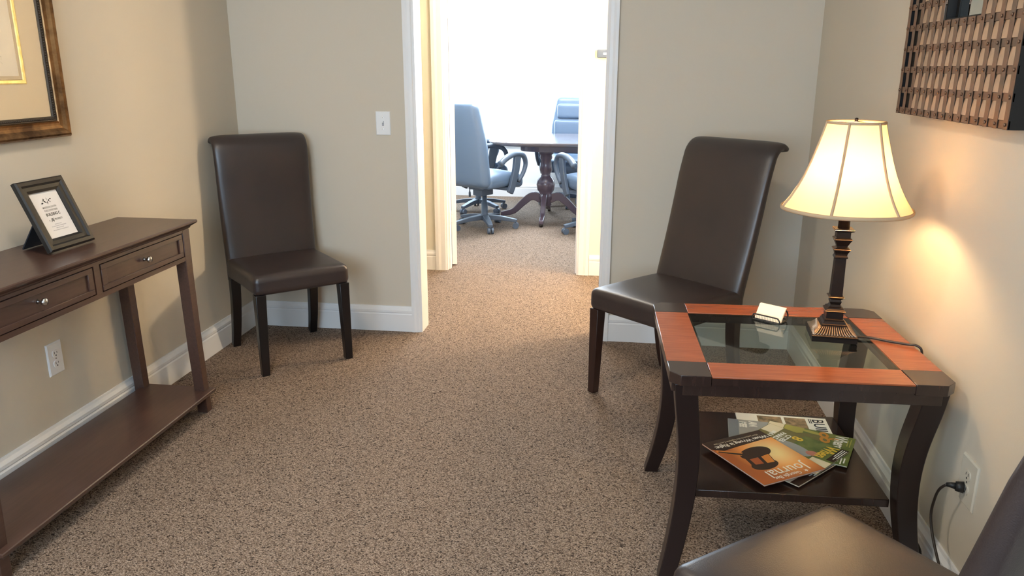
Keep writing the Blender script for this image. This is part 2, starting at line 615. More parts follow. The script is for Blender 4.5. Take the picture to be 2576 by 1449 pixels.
def window(name, x0, x1, z0, z1, y, depth, ncol, nrow):
    f = bmesh.new()
    w = 0.05
    yy0, yy1 = y + depth*0.35, y + depth*0.65
    for a in ((x0, x0 + w, z0, z1), (x1 - w, x1, z0, z1), (x0 + w, x1 - w, z0, z0 + w), (x0 + w, x1 - w, z1 - w, z1)):
        add_box(f, a[0], a[1], yy0, yy1, a[2], a[3])
    root = structure(obj(name, f, trim_white))
    xs = [x0 + w + (x1 - x0 - 2*w)*i/ncol for i in range(ncol + 1)]
    zs = [z0 + w + (z1 - z0 - 2*w)*i/nrow for i in range(nrow + 1)]
    for i in range(1, ncol):
        obj('mullion', box(xs[i] - 0.014, xs[i] + 0.014, yy0, yy1, z0 + w, z1 - w), trim_white, root)
    for j in range(1, nrow):
        for i in range(ncol):
            obj('glazing_bar', box(xs[i] + 0.014, xs[i+1] - 0.014, yy0, yy1, zs[j] - 0.011, zs[j] + 0.011), trim_white, root)
    ym = (yy0 + yy1)/2
    for i in range(ncol):
        for j in range(nrow):
            obj('pane', box(xs[i] + 0.014, xs[i+1] - 0.014, ym - 0.002, ym + 0.002, zs[j] + 0.011, zs[j+1] - 0.011), pane_glass, root)
    obj('window_sill', box(x0 - 0.05, x1 + 0.05, *( (y - 0.05, yy0) if y > 0 else (yy1, y + depth + 0.04)), z0 - 0.025, z0), trim_white, root)
    return root
window('window_1', WX0, WX1, WZ0, WZ1, YC, 0.12, 4, 2)
window('window_2', FX0, FX1, FZ0, FZ1, Y0 - 0.12, 0.12, 3, 2)

# baseboards: tall face with a stepped cap
def baseboard(name, a, b, nrm, m=trim_white, h=0.145):
    a, b, nrm = Vector((*a, 0)), Vector((*b, 0)), Vector((*nrm, 0))
    prof = [(0, 0), (0.015, 0), (0.015, 0.098), (0.012, 0.104), (0.012, 0.106), (0.015, 0.110), (0.015, 0.122), (0.008, 0.136), (0.006, h), (0, h)]
    bm = bmesh.new()
    loft(bm, [[q + nrm*d + Vector((0, 0, z)) for d, z in prof] for q in (a, b)])
    return structure(obj(name, bm, m))
CW = 0.057                      # casing width
baseboard('baseboard_left', (XL, Y0), (XL, YB), (1, 0))
baseboard('baseboard_right', (XR, Y0), (XR, YB), (-1, 0))
baseboard('baseboard_back_left', (XL + 0.015, YB), (OX0 - CW, YB), (0, -1))
baseboard('baseboard_back_right', (OX1 + CW, YB), (XR - 0.015, YB), (0, -1))
baseboard('baseboard_hall_left', (-4.1, YF), (DX0 - 0.09, YF), (0, -1))
baseboard('baseboard_hall_right', (DX1 + 0.09, YF), (2.5, YF), (0, -1))
baseboard('baseboard_far', (-4.1, YC), (2.5, YC), (0, -1), h=0.145)
baseboard('baseboard_front', (XL + 0.015, Y0), (XR - 0.015, Y0), (0, 1))

# door casings and jambs
def casing(name, x0, x1, y, s, zt, w, m=trim_white):
    """stepped casing round an opening on a wall face at y; s = -1 faces the camera"""
    bm = bmesh.new()
    prof = [(0.0, 0.0), (0.0, 0.010), (0.012, 0.013), (0.016, 0.016), (w*0.55, 0.017), (w*0.75, 0.020), (w, 0.020), (w, 0.0)]   # (distance from opening, thickness)
    for side in (-1, 1):
        xe = x0 if side < 0 else x1
        loft(bm, [[(xe + side*d, y + s*t, z + (d if z > 0 else 0)) for d, t in prof] for z in (0.0, zt)])
    loft(bm, [[(xe + (d if xe > (x0+x1)/2 else -d), y + s*t, zt + d) for d, t in prof] for xe in (x0, x1)])
    return structure(obj(name, bm, m))
casing('trim_1', OX0, OX1, YB, -1, DH, CW)
casing('trim_2', OX0, OX1, YH, 1, DH, CW)
casing('trim_3', DX0, DX1, YF, -1, DH, 0.088)
casing('trim_4', DX0, DX1, YF2, 1, DH, 0.075)
def jamb(name, x0, x1, y0, y1, zt, stop=None):
    bm = bmesh.new()
    add_box(bm, x0 - 0.018, x0, y0, y1, 0, zt)
    add_box(bm, x1, x1 + 0.018, y0, y1, 0, zt)
    add_box(bm, x0 - 0.018, x1 + 0.018, y0, y1, zt, zt + 0.018)
    if stop:
        ya, yb = stop
        add_box(bm, x0, x0 + 0.011, ya, yb, 0, zt - 0.011)
        add_box(bm, x1 - 0.011, x1, ya, yb, 0, zt - 0.011)
        add_box(bm, x0, x1, ya, yb, zt - 0.011, zt)
    return structure(obj(name, bm, trim_white))
jamb('trim_5', OX0, OX1, YB, YH, DH)
jamb('trim_6', DX0, DX1, YF, YF2, DH, (YF + 0.028, YF + 0.070))

# conference door, swung back into the far room, hinged on the left jamb
droot = structure(obj('door_1', box(0.0, 0.88, -0.035, 0.0, 0.012, 2.03), trim_white))
droot.location = (DX0 + 0.004, YF2 + 0.006, 0)
droot.rotation_euler = (0, 0, R(113))
for (a, b_, c, d) in ((0.12, 0.40, 1.12, 1.90), (0.48, 0.76, 1.12, 1.90), (0.12, 0.40, 0.22, 0.98), (0.48, 0.76, 0.22, 0.98)):
    for ys in (-0.037, -0.001):
        obj('door_panel', box(a, b_, ys, ys + 0.003, c, d), trim_white, droot, bevel=0.002)
kb = lathe([(0.0, 0.0), (0.028, 0.0), (0.028, 0.006), (0.010, 0.010), (0.010, 0.030), (0.026, 0.038), (0.028, 0.052), (0.018, 0.062), (0.0, 0.064)], 16, cap=False)
bmesh.ops.transform(kb, matrix=Matrix.Translation((0.82, -0.035, 0.96)) @ Matrix.Rotation(R(90), 4, 'X'), verts=kb.verts[:])
obj('door_knob', kb, nickel, droot, smooth=True)
for hz in (0.375, 1.16, 1.80):
    hb = bmesh.new()
    add_box(hb, DX0 + 0.0005, DX0 + 0.003, YF2 - 0.058, YF2 - 0.006, hz - 0.045, hz + 0.045)
    add_box(hb, DX0 + 0.0115, DX0 + 0.0135, YF + 0.030, YF + 0.070, hz - 0.045, hz + 0.045)
    for k in (-0.03, 0, 0.03):
        tube(hb, [(DX0 + 0.006, YF2 - 0.002, hz + k - 0.014), (DX0 + 0.006, YF2 - 0.002, hz + k + 0.014)], 0.006, 8)
    h = obj('hinge', hb, white_metal, droot, world=True)

# unseen ceiling fixtures; sitting and conference room ones are added for brightness
def ceiling_fixture(name, x, y, w, label, rect=None):
    t = thing(name, label, 'light', (x, y, ZC))
    if rect:
        obj('housing', boxes((-rect[0]/2 - .03, rect[0]/2 + .03, -rect[1]/2 - .03, -rect[1]/2, -0.03, 0),
                             (-rect[0]/2 - .03, rect[0]/2 + .03, rect[1]/2, rect[1]/2 + .03, -0.03, 0),
                             (-rect[0]/2 - .03, -rect[0]/2, -rect[1]/2, rect[1]/2, -0.03, 0),
                             (rect[0]/2, rect[0]/2 + .03, -rect[1]/2, rect[1]/2, -0.03, 0)), white_metal, t)
        obj('diffuser', box(-rect[0]/2, rect[0]/2, -rect[1]/2, rect[1]/2, -0.02, 0), fixture_glow, t)
    else:
        obj('rim', lathe([(w*.55, 0), (w*.62, 0), (w*.62, -0.022), (w*.55, -0.022)], 32, cap=False), nickel, t)
        obj('diffuser', lathe([(0.001, -0.020), (w*.52, -0.020), (w*.55, -0.012), (w*.55, 0)], 32), fixture_glow, t)
    return t
ceiling_fixture('unseen_ceiling_light', -1.05, 1.60, 0.34, 'unseen round ceiling light added to brighten the sitting room')
ceiling_fixture('unseen_ceiling_light', -0.55, 4.80, 0.30, 'round flush ceiling light above the hallway')
ceiling_fixture('added_ceiling_panel', -0.55, 7.3, 0, 'unseen ceiling light panel added to brighten the conference room', (1.15, 0.55))

pt = thing('floor_lamp', 'lit globe floor lamp standing at the right end of the hallway', 'lamp', (1.10, 4.93, 0))
obj('base', lathe([(0.001, 0.0), (0.13, 0.0), (0.13, 0.014), (0.03, 0.026), (0.001, 0.030)], 24, cap=False), nickel, pt, smooth=True)
b = bmesh.new()
tube(b, [(0, 0, 0.02), (0, 0, 1.58)], 0.011, 10)
obj('pole', b, nickel, pt, smooth=True)
obj('globe', lathe([(0.001, 1.56)] + [(0.11*math.sin(PI*i/14), 1.67 - 0.11*math.cos(PI*i/14)) for i in range(1, 14)] + [(0.001, 1.78)], 28), globe_glow, pt, smooth=True)

# ------------------------------------------------------------------ upholstered side chairs
def parsons_chair(name, label, loc, rot, lean, ztop, leg_m, D=0.18, seat_front=-0.245):
    t = thing(name, label, 'chair', loc, rot, 'leather side chairs')
    hw = 0.236
    yb = D
    # seat: upholstered block from the front edge to under the backrest
    y0, y1 = seat_front, yb + 0.05
    cy, hy = (y0 + y1)/2, (y1 - y0)/2
    def drop(w):
        return Vector((w.x, w.y + cy, w.z + 0.4425 - (0.012*max(0, (w.y)/hy) if w.z < 0 else 0)))
    obj('seat', rounded_box(hw, hy, 0.0475, 0.028, 12, 0.014, drop), leather, t, smooth=True)
    # backrest: section swept up a leaning spine that scrolls over at the top
    spine = []
    zr = ztop - 0.075
    k = 16
    for i in range(k + 1):
        f = i/k
        z = 0.375 + (zr - 0.375)*f
        g = max(0, (z - 0.47)/(ztop - 0.47))
        y = yb + lean*(0.75*g + 0.25*g*g) + 0.012*math.sin(PI*min(1, g*1.3))
        spine.append((y, z, 0.080 - 0.030*f, hw - 0.004 + 0.006*f))
    # scroll
    ye, ze = spine[-1][0], spine[-1][1]
    r = 0.060
    for i in range(1, 10):
        a = R(13*i)
        spine.append((ye + r*1.15*(1 - math.cos(a)) + lean*0.10*math.sin(a), ze + r*1.25*math.sin(a), 0.050 - 0.001*i, hw + 0.002))
    rings = []
    m = 28
    for i, (y, z, th, w) in enumerate(spine):
        a = spine[max(i-1, 0)]
        b = spine[min(i+1, len(spine)-1)]
        ty, tz = b[0] - a[0], b[1] - a[1]
        L = math.hypot(ty, tz)
        ny, nz = tz/L, -ty/L           # towards the rear
        ring = []
        for q in range(m):
            an = 2*PI*q/m
            cx, sx_ = math.cos(an), math.sin(an)
            px = math.copysign(abs(cx)**0.28, cx)*w
            pt = math.copysign(abs(sx_)**0.55, sx_)*0.5 + 0.5
            ring.append((px, y + ny*th*pt, z + nz*th*pt))
        rings.append(ring)
    # rounded end
    y, z, th, w = spine[-1]
    last = rings[-1]
    cx = Vector((0, sum(v[1] for v in last)/m, sum(v[2] for v in last)/m))
    for s, e in ((0.93, 0.010), (0.75, 0.017), (0.4, 0.020)):
        a, b = spine[-2], spine[-1]
        L = math.hypot(b[0]-a[0], b[1]-a[1])
        dy, dz = (b[0]-a[0])/L, (b[1]-a[1])/L
        rings.append([((v[0]*(0.985 + 0.015*s)), cx.y + (v[1]-cx.y)*s + dy*e, cx.z + (v[2]-cx.z)*s + dz*e) for v in last])
    bm = bmesh.new()
    loft(bm, rings)
    obj('backrest', bm, leather, t, smooth=True)
    # legs
    for s in (-1, 1):
        b = bmesh.new()
        sweep_bar(b, [(s*0.206, seat_front + 0.030, 0.40), (s*0.211, seat_front + 0.022, 0.0006)], lambda f: 0.050 - 0.014*f, lambda f: 0.050 - 0.014*f, (1, 0, 0))
        obj('leg', b, leg_m, t, bevel=0.003)
        b = bmesh.new()
        pts = [(s*0.204, yb + 0.034, 0.405), (s*0.205, yb + 0.040, 0.27), (s*0.208, yb + 0.066, 0.12), (s*0.210, yb + 0.100, 0.0055)]
        sweep_bar(b, smooth_path(pts, 4), lambda f: 0.050 - 0.012*f, lambda f: 0.050 - 0.012*f, (1, 0, 0))
        obj('leg', b, leg_m, t, bevel=0.003)
    return t
parsons_chair('side_chair', 'dark brown leather side chair with black legs in the left corner beside the light switch', (-1.628, 3.608, 0), R(42.0), 0.055, 1.10, black_wood)
parsons_chair('side_chair', 'dark brown leather side chair behind the lamp table, right of the doorway', (0.235, 3.345, 0), R(-42.5), 0.20, 1.12, lit_leg)
bdir = R(-52)
P3 = Vector((0.500, 1.640))
bb = Vector((math.cos(bdir), math.sin(bdir)))
ww = Vector((bb.y, -bb.x))
if ww.x > 0:
    ww = -ww
c3 = P3 + ww*0.236 + bb*0.245
parsons_chair('side_chair', 'brown leather side chair cut off by the lower right corner of the picture', (c3.x, c3.y, 0), math.atan2(bb.y, bb.x) - PI/2, 0.180, 1.10, black_wood)

# ------------------------------------------------------------------ console table on the left
ct = thing('console_table', 'long dark cherry console table with two drawers and low shelf along the left wall', 'table', (-1.855, 2.305, 0))
def cpart(name, bm, m, **k):
    return obj(name, bm, m, ct, world=True, **k)
CY0, CY1 = 1.69, 2.92
bm = bmesh.new()
prof = [(0.0, 0.830), (0.0, 0.822), (-0.010, 0.812), (-0.014, 0.808)]
def rect_ring(x0, x1, y0, y1, d, z):
    return [(x0, y0 - d, z), (x1 + d, y0 - d, z), (x1 + d, y1 + d, z), (x0, y1 + d, z)]
loft(bm, [rect_ring(-2.030, -1.682, CY0, CY1, d, z) for d, z in ((-0.022, 0.800), (-0.020, 0.806), (-0.003, 0.817), (0, 0.821), (0, 0.827), (-0.003, 0.830))])
cpart('table_top', bm, console_wood)
cpart('apron', boxes((-2.018, -1.720, CY0 + 0.045, CY0 + 0.060, 0.675, 0.800), (-2.018, -1.720, CY1 - 0.060, CY1 - 0.045, 0.675, 0.800),
                     (-2.018, -2.003, CY0 + 0.060, CY1 - 0.060, 0.675, 0.800),
                     (-1.722, -1.702, CY0 + 0.075, CY1 - 0.075, 0.675, 0.692), (-1.722, -1.702, CY0 + 0.075, CY1 - 0.075, 0.789, 0.800),
                     (-1.722, -1.702, 2.287, 2.317, 0.692, 0.789)), console_wood)
cpart('apron_back_panel', box(-1.735, -1.727, CY0 + 0.075, CY1 - 0.075, 0.677, 0.798), console_dark)
for (ya, yb_) in ((1.780, 2.283), (2.321, 2.832)):
    d = cpart('drawer', box(-1.724, -1.7075, ya + .003, yb_ - .003, 0.695, 0.786), console_wood)
    fr = bmesh.new()
    for a in ((ya + .003, yb_ - .003, 0.695, 0.713), (ya + .003, yb_ - .003, 0.768, 0.786), (ya + .003, ya + 0.028, 0.713, 0.768), (yb_ - 0.028, yb_ - .003, 0.713, 0.768)):
        add_box(fr, -1.7075, -1.7010, *a)
    obj('drawer_frame', fr, console_wood, d, bevel=0.001)
    kb = lathe([(0.0, 0.0), (0.008, 0.0), (0.005, 0.004), (0.005, 0.014), (0.011, 0.018), (0.0125, 0.023), (0.009, 0.029), (0.0, 0.030)], 18, cap=False)
    bmesh.ops.transform(kb, matrix=Matrix.Translation((-1.7075, (ya + yb_)/2 - 0.003, 0.745)) @ Matrix.Rotation(R(90), 4, 'Y'), verts=kb.verts[:])
    obj('knob', kb, nickel, d, smooth=True)
for ly in (CY0 + 0.060, CY1 - 0.060):
    for lx in (-1.995, -1.7235):
        s = 1 if ly > 2.3 else -1
        b = bmesh.new()
        sweep_bar(b, [(lx, ly, 0.800), (lx, ly, 0.62), (lx, ly + s*0.010, 0.30), (lx + (0.004 if lx > -1.8 else 0), ly + s*0.024, 0.0)], lambda f: 0.045, lambda f: 0.048 - 0.010*f, (1, 0, 0))
        cpart('leg', b, console_wood, bevel=0.002)
bm = bmesh.new()
loft(bm, [rect_ring(-1.992, -1.672, CY0 + 0.008, CY1 - 0.012, d, z) for d, z in ((-0.010, 0.078), (-0.004, 0.084), (0, 0.092), (0, 0.098), (-0.003, 0.101))])
cpart('shelf', bm, console_wood)

# framed notice on the console
a_l = math.atan2(0.096, 0.223)
fr = thing('notice_frame', 'small black photo frame holding a white printed notice, standing on the console table', 'frame', (-1.830, 2.3615, 0.830), R(88.0))
L_, W_ = 0.243, 0.212
tilt = Matrix.Translation((0, 0, 0.004)) @ Matrix.Rotation(R(90) - a_l, 4, 'X')     # local x = width, y = up the frame, z = towards the viewer
def fpart(name, bm, m, parent=fr, **k):
    bmesh.ops.transform(bm, matrix=tilt, verts=bm.verts[:])
    return obj(name, bm, m, parent, **k)
BW = 0.042
def mitred(x0, x1, y0, y1, prof):
    """four mitred rails: prof = (inset from outer edge, height)"""
    cs = [(x0, y0, 1, 1), (x1, y0, -1, 1), (x1, y1, -1, -1), (x0, y1, 1, -1)]
    out = []
    for i in range(4):
        a, b = cs[i], cs[(i+1) % 4]
        bm = bmesh.new()
        loft(bm, [[(c[0] + c[2]*d, c[1] + c[3]*d, h) for d, h in prof] for c in (a, b)])
        out.append(bm)
    return out
fprof = [(0, 0), (0, 0.014), (0.005, 0.019), (0.016, 0.019), (0.022, 0.013), (0.034, 0.012), (BW, 0.006), (BW, 0.0)]
for b in mitred(-W_/2, W_/2, 0, L_, fprof):
    fpart('frame_rail', b, desk_frame_m)
fpart('backing', box(-W_/2 + .006, W_/2 - .006, .006, L_ - .006, -0.005, -0.0002), velvet)
sheet = fpart('notice_sheet', box(-W_/2 + BW - .004, W_/2 - BW + .004, BW - .004, L_ - BW + .004, 0.0, 0.0015), white_paper)
fpart('glass', box(-W_/2 + BW - .003, W_/2 - BW + .003, BW - .003, L_ - BW + .003, 0.0032, 0.0045), frame_glass)
def ftext(body, size, y, m=ink, bold=0.0, x=0.0, sx=0.85, shear=0.0):
    text('lettering', body, size, m, sheet, tilt @ Matrix.Translation((x, y, 0.0018)), bold=bold, sx=sx, shear=shear)
ftext('MADISON SOUTH', 0.0090, 0.147, bold=0.0001)
ftext('EXECUTIVE PARK', 0.0090, 0.136, bold=0.0001)
ftext('BUILDING C', 0.0135, 0.122, bold=0.0005)
ftext('a', 0.0090, 0.103, x=-0.029, bold=0.0002)
ftext('J&J', 0.0135, 0.1035, x=-0.015, bold=0.0004, shear=0.3)
ftext('PROPERTY', 0.0088, 0.103, x=0.013, bold=0.0002)
for i, (w, y) in enumerate(((0.030, 0.087), (0.066, 0.0805), (0.034, 0.074), (0.070, 0.067))):
    lb = bmesh.new()
    x = -w/2
    while x < w/2:
        ww_ = random.uniform(0.002, 0.006)
        add_box(lb, x, min(x + ww_, w/2), y - 0.0012, y + 0.0012, 0.0016, 0.0019)
        x += ww_ + 0.0015
    fpart('fine_print', lb, ink_grey, sheet)
# emblem: leafy sprig of black strokes above the words
em = bmesh.new()
for (x, y, an, ln, wd) in ((-0.022, 0.163, 10, 0.012, 0.006), (-0.008, 0.167, -42, 0.020, 0.005), (0.002, 0.163, 75, 0.014, 0.004), (0.011, 0.170, 60, 0.010, 0.005),
                           (0.020, 0.174, 20, 0.010, 0.005), (-0.010, 0.175, 80, 0.008, 0.005), (0.004, 0.176, 95, 0.009, 0.002), (-0.015, 0.171, 30, 0.009, 0.002), (0.014, 0.165, -30, 0.008, 0.002)):
    m4 = Matrix.Translation((x, y, 0.0016)) @ Matrix.Rotation(R(an), 4, 'Z')
    loft(em, [[m4 @ Vector(v) for v in ((-ln/2, 0, 0), (0, -wd/2, 0), (ln/2, 0, 0), (0, wd/2, 0))],
              [m4 @ Vector(v) for v in ((-ln/2, 0, .0003), (0, -wd/2, .0003), (ln/2, 0, .0003), (0, wd/2, .0003))]])
fpart('emblem', em, ink, sheet)
# easel strut behind
es = bmesh.new()
top_e = tilt @ Vector((0, 0.155, -0.006))
sweep_bar(es, [top_e, (0.0, 0.135, 0.003)], lambda f: 0.055 + 0.06*f, 0.004, (1, 0, 0))
obj('easel_strut', es, velvet, fr)

# ------------------------------------------------------------------ large picture on the left wall
pf = thing('wall_picture', 'large framed print with cream mat and bronze gold frame on the left wall', 'picture', (XL, 2.315, 1.63))
PW, PH = 0.76, 0.91
to_wall = Matrix.Translation((0.001, 0, 0)) @ Matrix(((0, 0, 1, 0), (1, 0, 0, 0), (0, 1, 0, 0), (0, 0, 0, 1)))   # local x -> world y, y -> z, z -> +x
zc_off = 1.177 + PH/2 - 1.63
to_wall = to_wall @ Matrix.Translation((0, zc_off, 0))
def ppart(name, bm, m, parent=pf, **k):
    bmesh.ops.transform(bm, matrix=to_wall, verts=bm.verts[:])
    return obj(name, bm, m, parent, **k)
pprof = [(0, 0), (0, 0.018), (0.006, 0.026), (0.013, 0.030), (0.022, 0.025), (0.032, 0.016), (0.042, 0.012), (0.050, 0.014), (0.056, 0.020), (0.060, 0.014), (0.060, 0)]
for b in mitred(-PW/2, PW/2, -PH/2, PH/2, pprof):
    ppart('frame_rail', b, frame_gold, smooth=False)
i0 = 0.060
for b in mitred(-PW/2 + i0, PW/2 - i0, -PH/2 + i0, PH/2 - i0, [(0, 0), (0, 0.017), (0.012, 0.013), (0.015, 0.009), (0.015, 0)]):
    ppart('liner', b, frame_black)
bd = bmesh.new()
for (xa, ya, xb_, yb_) in ((-1, -1, 1, -1), (1, -1, 1, 1), (1, 1, -1, 1), (-1, 1, -1, -1)):
    hx, hy = PW/2 - i0 - 0.007, PH/2 - i0 - 0.007
    n_ = int(math.hypot((xb_ - xa)*hx, (yb_ - ya)*hy)/0.0085)
    for i in range(n_):
        f = i/n_
        c = ((xa + (xb_ - xa)*f)*hx, (ya + (yb_ - ya)*f)*hy, 0.0155)
        bmesh.ops.create_icosphere(bd, subdivisions=1, radius=0.0038, matrix=Matrix.Translation(c))
o = ppart('bead_row', bd, frame_black, smooth=True)
o['kind'] = 'stuff'
ox, oy = PW/2 - 0.17 + 0.0, PH/2 - 0.189     # half size of gold fillet's outer edge
mb = bmesh.new()
m0x, m0y = PW/2 - i0 - 0.004, PH/2 - i0 - 0.004
for a in ((-m0x, m0x, -m0y, -oy), (-m0x, m0x, oy, m0y), (-m0x, -ox, -oy, oy), (ox, m0x, -oy, oy)):
    add_box(mb, a[0], a[1], a[2], a[3], 0.003, 0.006)
ppart('mat_board', mb, mat_board)
for b in mitred(-ox, ox, -oy, oy, [(0, 0.003), (0, 0.0075), (0.004, 0.009), (0.012, 0.008), (0.015, 0.004), (0.015, 0.003)]):
    ppart('gold_fillet', b, gold_leaf)
for b in mitred(-ox + .015, ox - .015, -oy + .015, oy - .015, [(0, 0.003), (0, 0.0055), (0.012, 0.0045), (0.012, 0.003)]):
    ppart('inner_mat', b, inner_mat_m)
pr_ = ppart('print_sheet', box(-ox + .026, ox - .026, -oy + .026, oy - .026, 0.002, 0.0035), print_paper)
sk = bmesh.new()
random.seed(3)
for t_ in range(14):                              # faint sketched shrubs along the foot of the print
    bx, by = random.uniform(-ox + .05, ox - .05), -oy + 0.040 + random.uniform(0, 0.03)
    for k in range(16):
        an, rr = random.uniform(0, PI), random.uniform(0.008, 0.03)
        x2, y2 = bx + rr*math.cos(an), by + rr*math.sin(an)
        if abs(x2) < ox - .03:
            a2 = random.uniform(0, PI)
            add_box(sk, -0.006, 0.006, -0.0005, 0.0005, 0.0034, 0.0037, mtx=Matrix.Translation((x2, y2, 0)) @ Matrix.Rotation(a2, 4, 'Z'))
so = ppart('sketch', sk, print_ink, pr_)
so['kind'] = 'stuff'
ppart('glass', box(-m0x, m0x, -m0y, m0y, 0.0098, 0.0115), frame_glass)

# ------------------------------------------------------------------ wall plates
def duplex_outlet(name, label, at, nrm, w, h, m):
    """plate on a wall; nrm = +1 faces +x (left wall), -1 faces -x (right wall)"""
    t = thing(name, label, 'outlet', at)
    X = lambda d: d*nrm
    pb = bmesh.new()
    loft(pb, [[(X(d), sy*(w/2 - i), sz*(h/2 - i)) for sy, sz in ((-1, -1), (1, -1), (1, 1), (-1, 1))] for d, i in ((0.0, 0), (0.003, 0), (0.006, 0.004))])
    obj('wall_plate', pb, m, t)
    for yc in (0.0,):
        for zc in (-0.0195, 0.0195):
            rb = bmesh.new()
            n_ = 16
            ring = []
            for k in range(n_):
                an = 2*PI*k/n_
                ring.append((0.0165*math.cos(an), max(-0.0125, min(0.0125, 0.0165*math.sin(an)))))
            loft(rb, [[(X(d), yc + a, zc + b_) for a, b_ in ring] for d in (0.0055, 0.0085)])
            o = obj('socket', rb, m, t)
            sb = boxes(*[(min(X(0.0083), X(0.0088)), max(X(0.0083), X(0.0088)), yc + dy - wy/2, yc + dy + wy/2, zc + dz - hz/2, zc + dz + hz/2)
                         for dy, dz, wy, hz in ((-0.0063, 0.003, 0.0022, 0.0085), (0.0063, 0.003, 0.0022, 0.007), (0, -0.0075, 0.005, 0.005))])
            obj('slot', sb, dark_slot, o)
        sc = lathe([(0.0, 0.0), (0.003, 0.0), (0.003, 0.0012), (0.0, 0.0016)], 10, cap=False)
        bmesh.ops.transform(sc, matrix=Matrix.Translation((X(0.0058), yc, 0)) @ Matrix.Rotation(R(90*nrm), 4, 'Y'), verts=sc.verts[:])
        obj('screw', sc, nickel, t)
    return t
duplex_outlet('wall_outlet', 'white wall outlet with two sockets under the console table', (XL, 2.452, 0.387), 1, 0.078, 0.122, plate_white)
duplex_outlet('wall_outlet', 'wall outlet on the right wall holding the black lamp plug', (XR, 1.950, 0.392), -1, 0.092, 0.128, plate_ivory)

sw = thing('light_switch', 'white toggle light switch on the back wall left of the doorway', 'switch', (-1.226, YB, 1.144))
pb = bmesh.new()
loft(pb, [[(sx*(0.039 - i), -d, sz*(0.061 - i)) for sx, sz in ((-1, -1), (1, -1), (1, 1), (-1, 1))] for d, i in ((0.0, 0), (0.003, 0), (0.006, 0.004))])
obj('wall_plate', pb, plate_white, sw)
obj('toggle_slot', box(-0.0055, 0.0055, -0.0066, -0.0055, -0.013, 0.013), ink_grey, sw)
obj('toggle', box(-0.004, 0.004, -0.017, -0.004, -0.004, 0.006, mtx=Matrix.Rotation(R(-28), 4, 'X')), plate_white, sw, bevel=0.001)
for zc in (-0.030, 0.030):
    sc = lathe([(0.0, 0.0), (0.003, 0.0), (0.003, 0.0012), (0.0, 0.0016)], 10, cap=False)
    bmesh.ops.transform(sc, matrix=Matrix.Translation((0, -0.0058, zc)) @ Matrix.Rotation(R(90), 4, 'X'), verts=sc.verts[:])
    obj('screw', sc, nickel, sw)

th = thing('wall_control', 'small grey wall control on the hallway wall right of the conference doorway', 'control', (-0.112, YF, 1.519))
obj('casing', rounded_box(0.050, 0.011, 0.027, 0.007, 4, fn=lambda w: Vector((w.x, w.y - 0.011, w.z))), grey_plastic, th, smooth=True)
obj('display', box(-0.010, 0.036, -0.0232, -0.0215, -0.006, 0.006), plate_white, th, bevel=0.0005)

jb = thing('wall_jack', 'small white box with a short plug low on the right wall behind the nearest chair', 'box', (XR, 1.715, 0.395))
obj('casing', rounded_box(0.016, 0.030, 0.030, 0.006, 4, fn=lambda w: Vector((w.x - 0.016, w.y, w.z))), plate_white, jb, smooth=True)
obj('cover_seam', box(-0.0325, -0.0315, -0.024, 0.024, -0.012, -0.009), ink_grey, jb)
obj('cable_plug', boxes((-0.022, -0.006, -0.006, 0.006, -0.046, -0.030), (-0.017, -0.011, -0.003, 0.003, -0.052, -0.046)), black_plastic, jb)

# ------------------------------------------------------------------ end table with glass top
TR = R(1.8)
TZ = 0.635
tb = thing('end_table', 'square end table with glass inset, cherry rails and curved espresso legs on the right', 'table', (0.519, 2.328, 0), TR)
HX, HY, RW = 0.368, 0.340, 0.108
TT = 0.024
def rail(name, x0, x1, y0, y1, m):
    o = obj(name, box(x0, x1, y0, y1, TZ - 0.005, TZ), m, tb, bevel=0.0012)
    obj('rail_core', box(x0, x1, y0, y1, TZ - TT, TZ - 0.005), espresso, o)
    return o
g = 0.0012
rail('top_rail', -HX + RW + g, HX - RW - g, -HY, -HY + RW, cherry)
rail('top_rail', -HX + RW + g, HX - RW - g, HY - RW, HY, cherry)
rail('top_rail', -HX, -HX + RW, -HY + RW + g, HY - RW - g, cherry)
rail('top_rail', HX - RW, HX, -HY + RW + g, HY - RW - g, cherry)
cc = 0.028
for sx in (-1, 1):
    for sy in (-1, 1):
        pl = [(sx*HX, sy*(HY - RW)), (sx*HX, sy*(HY - cc)), (sx*(HX - cc), sy*HY), (sx*(HX - RW), sy*HY), (sx*(HX - RW), sy*(HY - RW))]
        obj('corner_block', prism(pl, TZ - TT - 0.006, TZ + 0.0006), espresso, tb, bevel=0.0015)
ap = bmesh.new()
az0, az1 = TZ - TT - 0.036, TZ - TT
add_box(ap, -HX + 0.035, HX - 0.035, -HY + 0.008, -HY + 0.026, az0, az1)
add_box(ap, -HX + 0.035, HX - 0.035, HY - 0.026, HY - 0.008, az0, az1)
add_box(ap, -HX + 0.008, -HX + 0.026, -HY + 0.035, HY - 0.035, az0, az1)
add_box(ap, HX - 0.026, HX - 0.008, -HY + 0.035, HY - 0.035, az0, az1)
obj('apron', ap, espresso, tb, bevel=0.0015)
obj('glass_panel', box(-HX + RW + 0.0006, HX - RW - 0.0006, -HY + RW + 0.0006, HY - RW - 0.0006, TZ - 0.0075, TZ - 0.0015), table_glass, tb)
obj('glass_ledge', boxes((-HX + RW, HX - RW, -HY + RW, -HY + RW + .008, TZ - TT, TZ - 0.0085), (-HX + RW, HX - RW, HY - RW - .008, HY - RW, TZ - TT, TZ - 0.0085),
                         (-HX + RW, -HX + RW + .008, -HY + RW + .008, HY - RW - .008, TZ - TT, TZ - 0.0085), (HX - RW - .008, HX - RW, -HY + RW + .008, HY - RW - .008, TZ - TT, TZ - 0.0085)), espresso, tb)
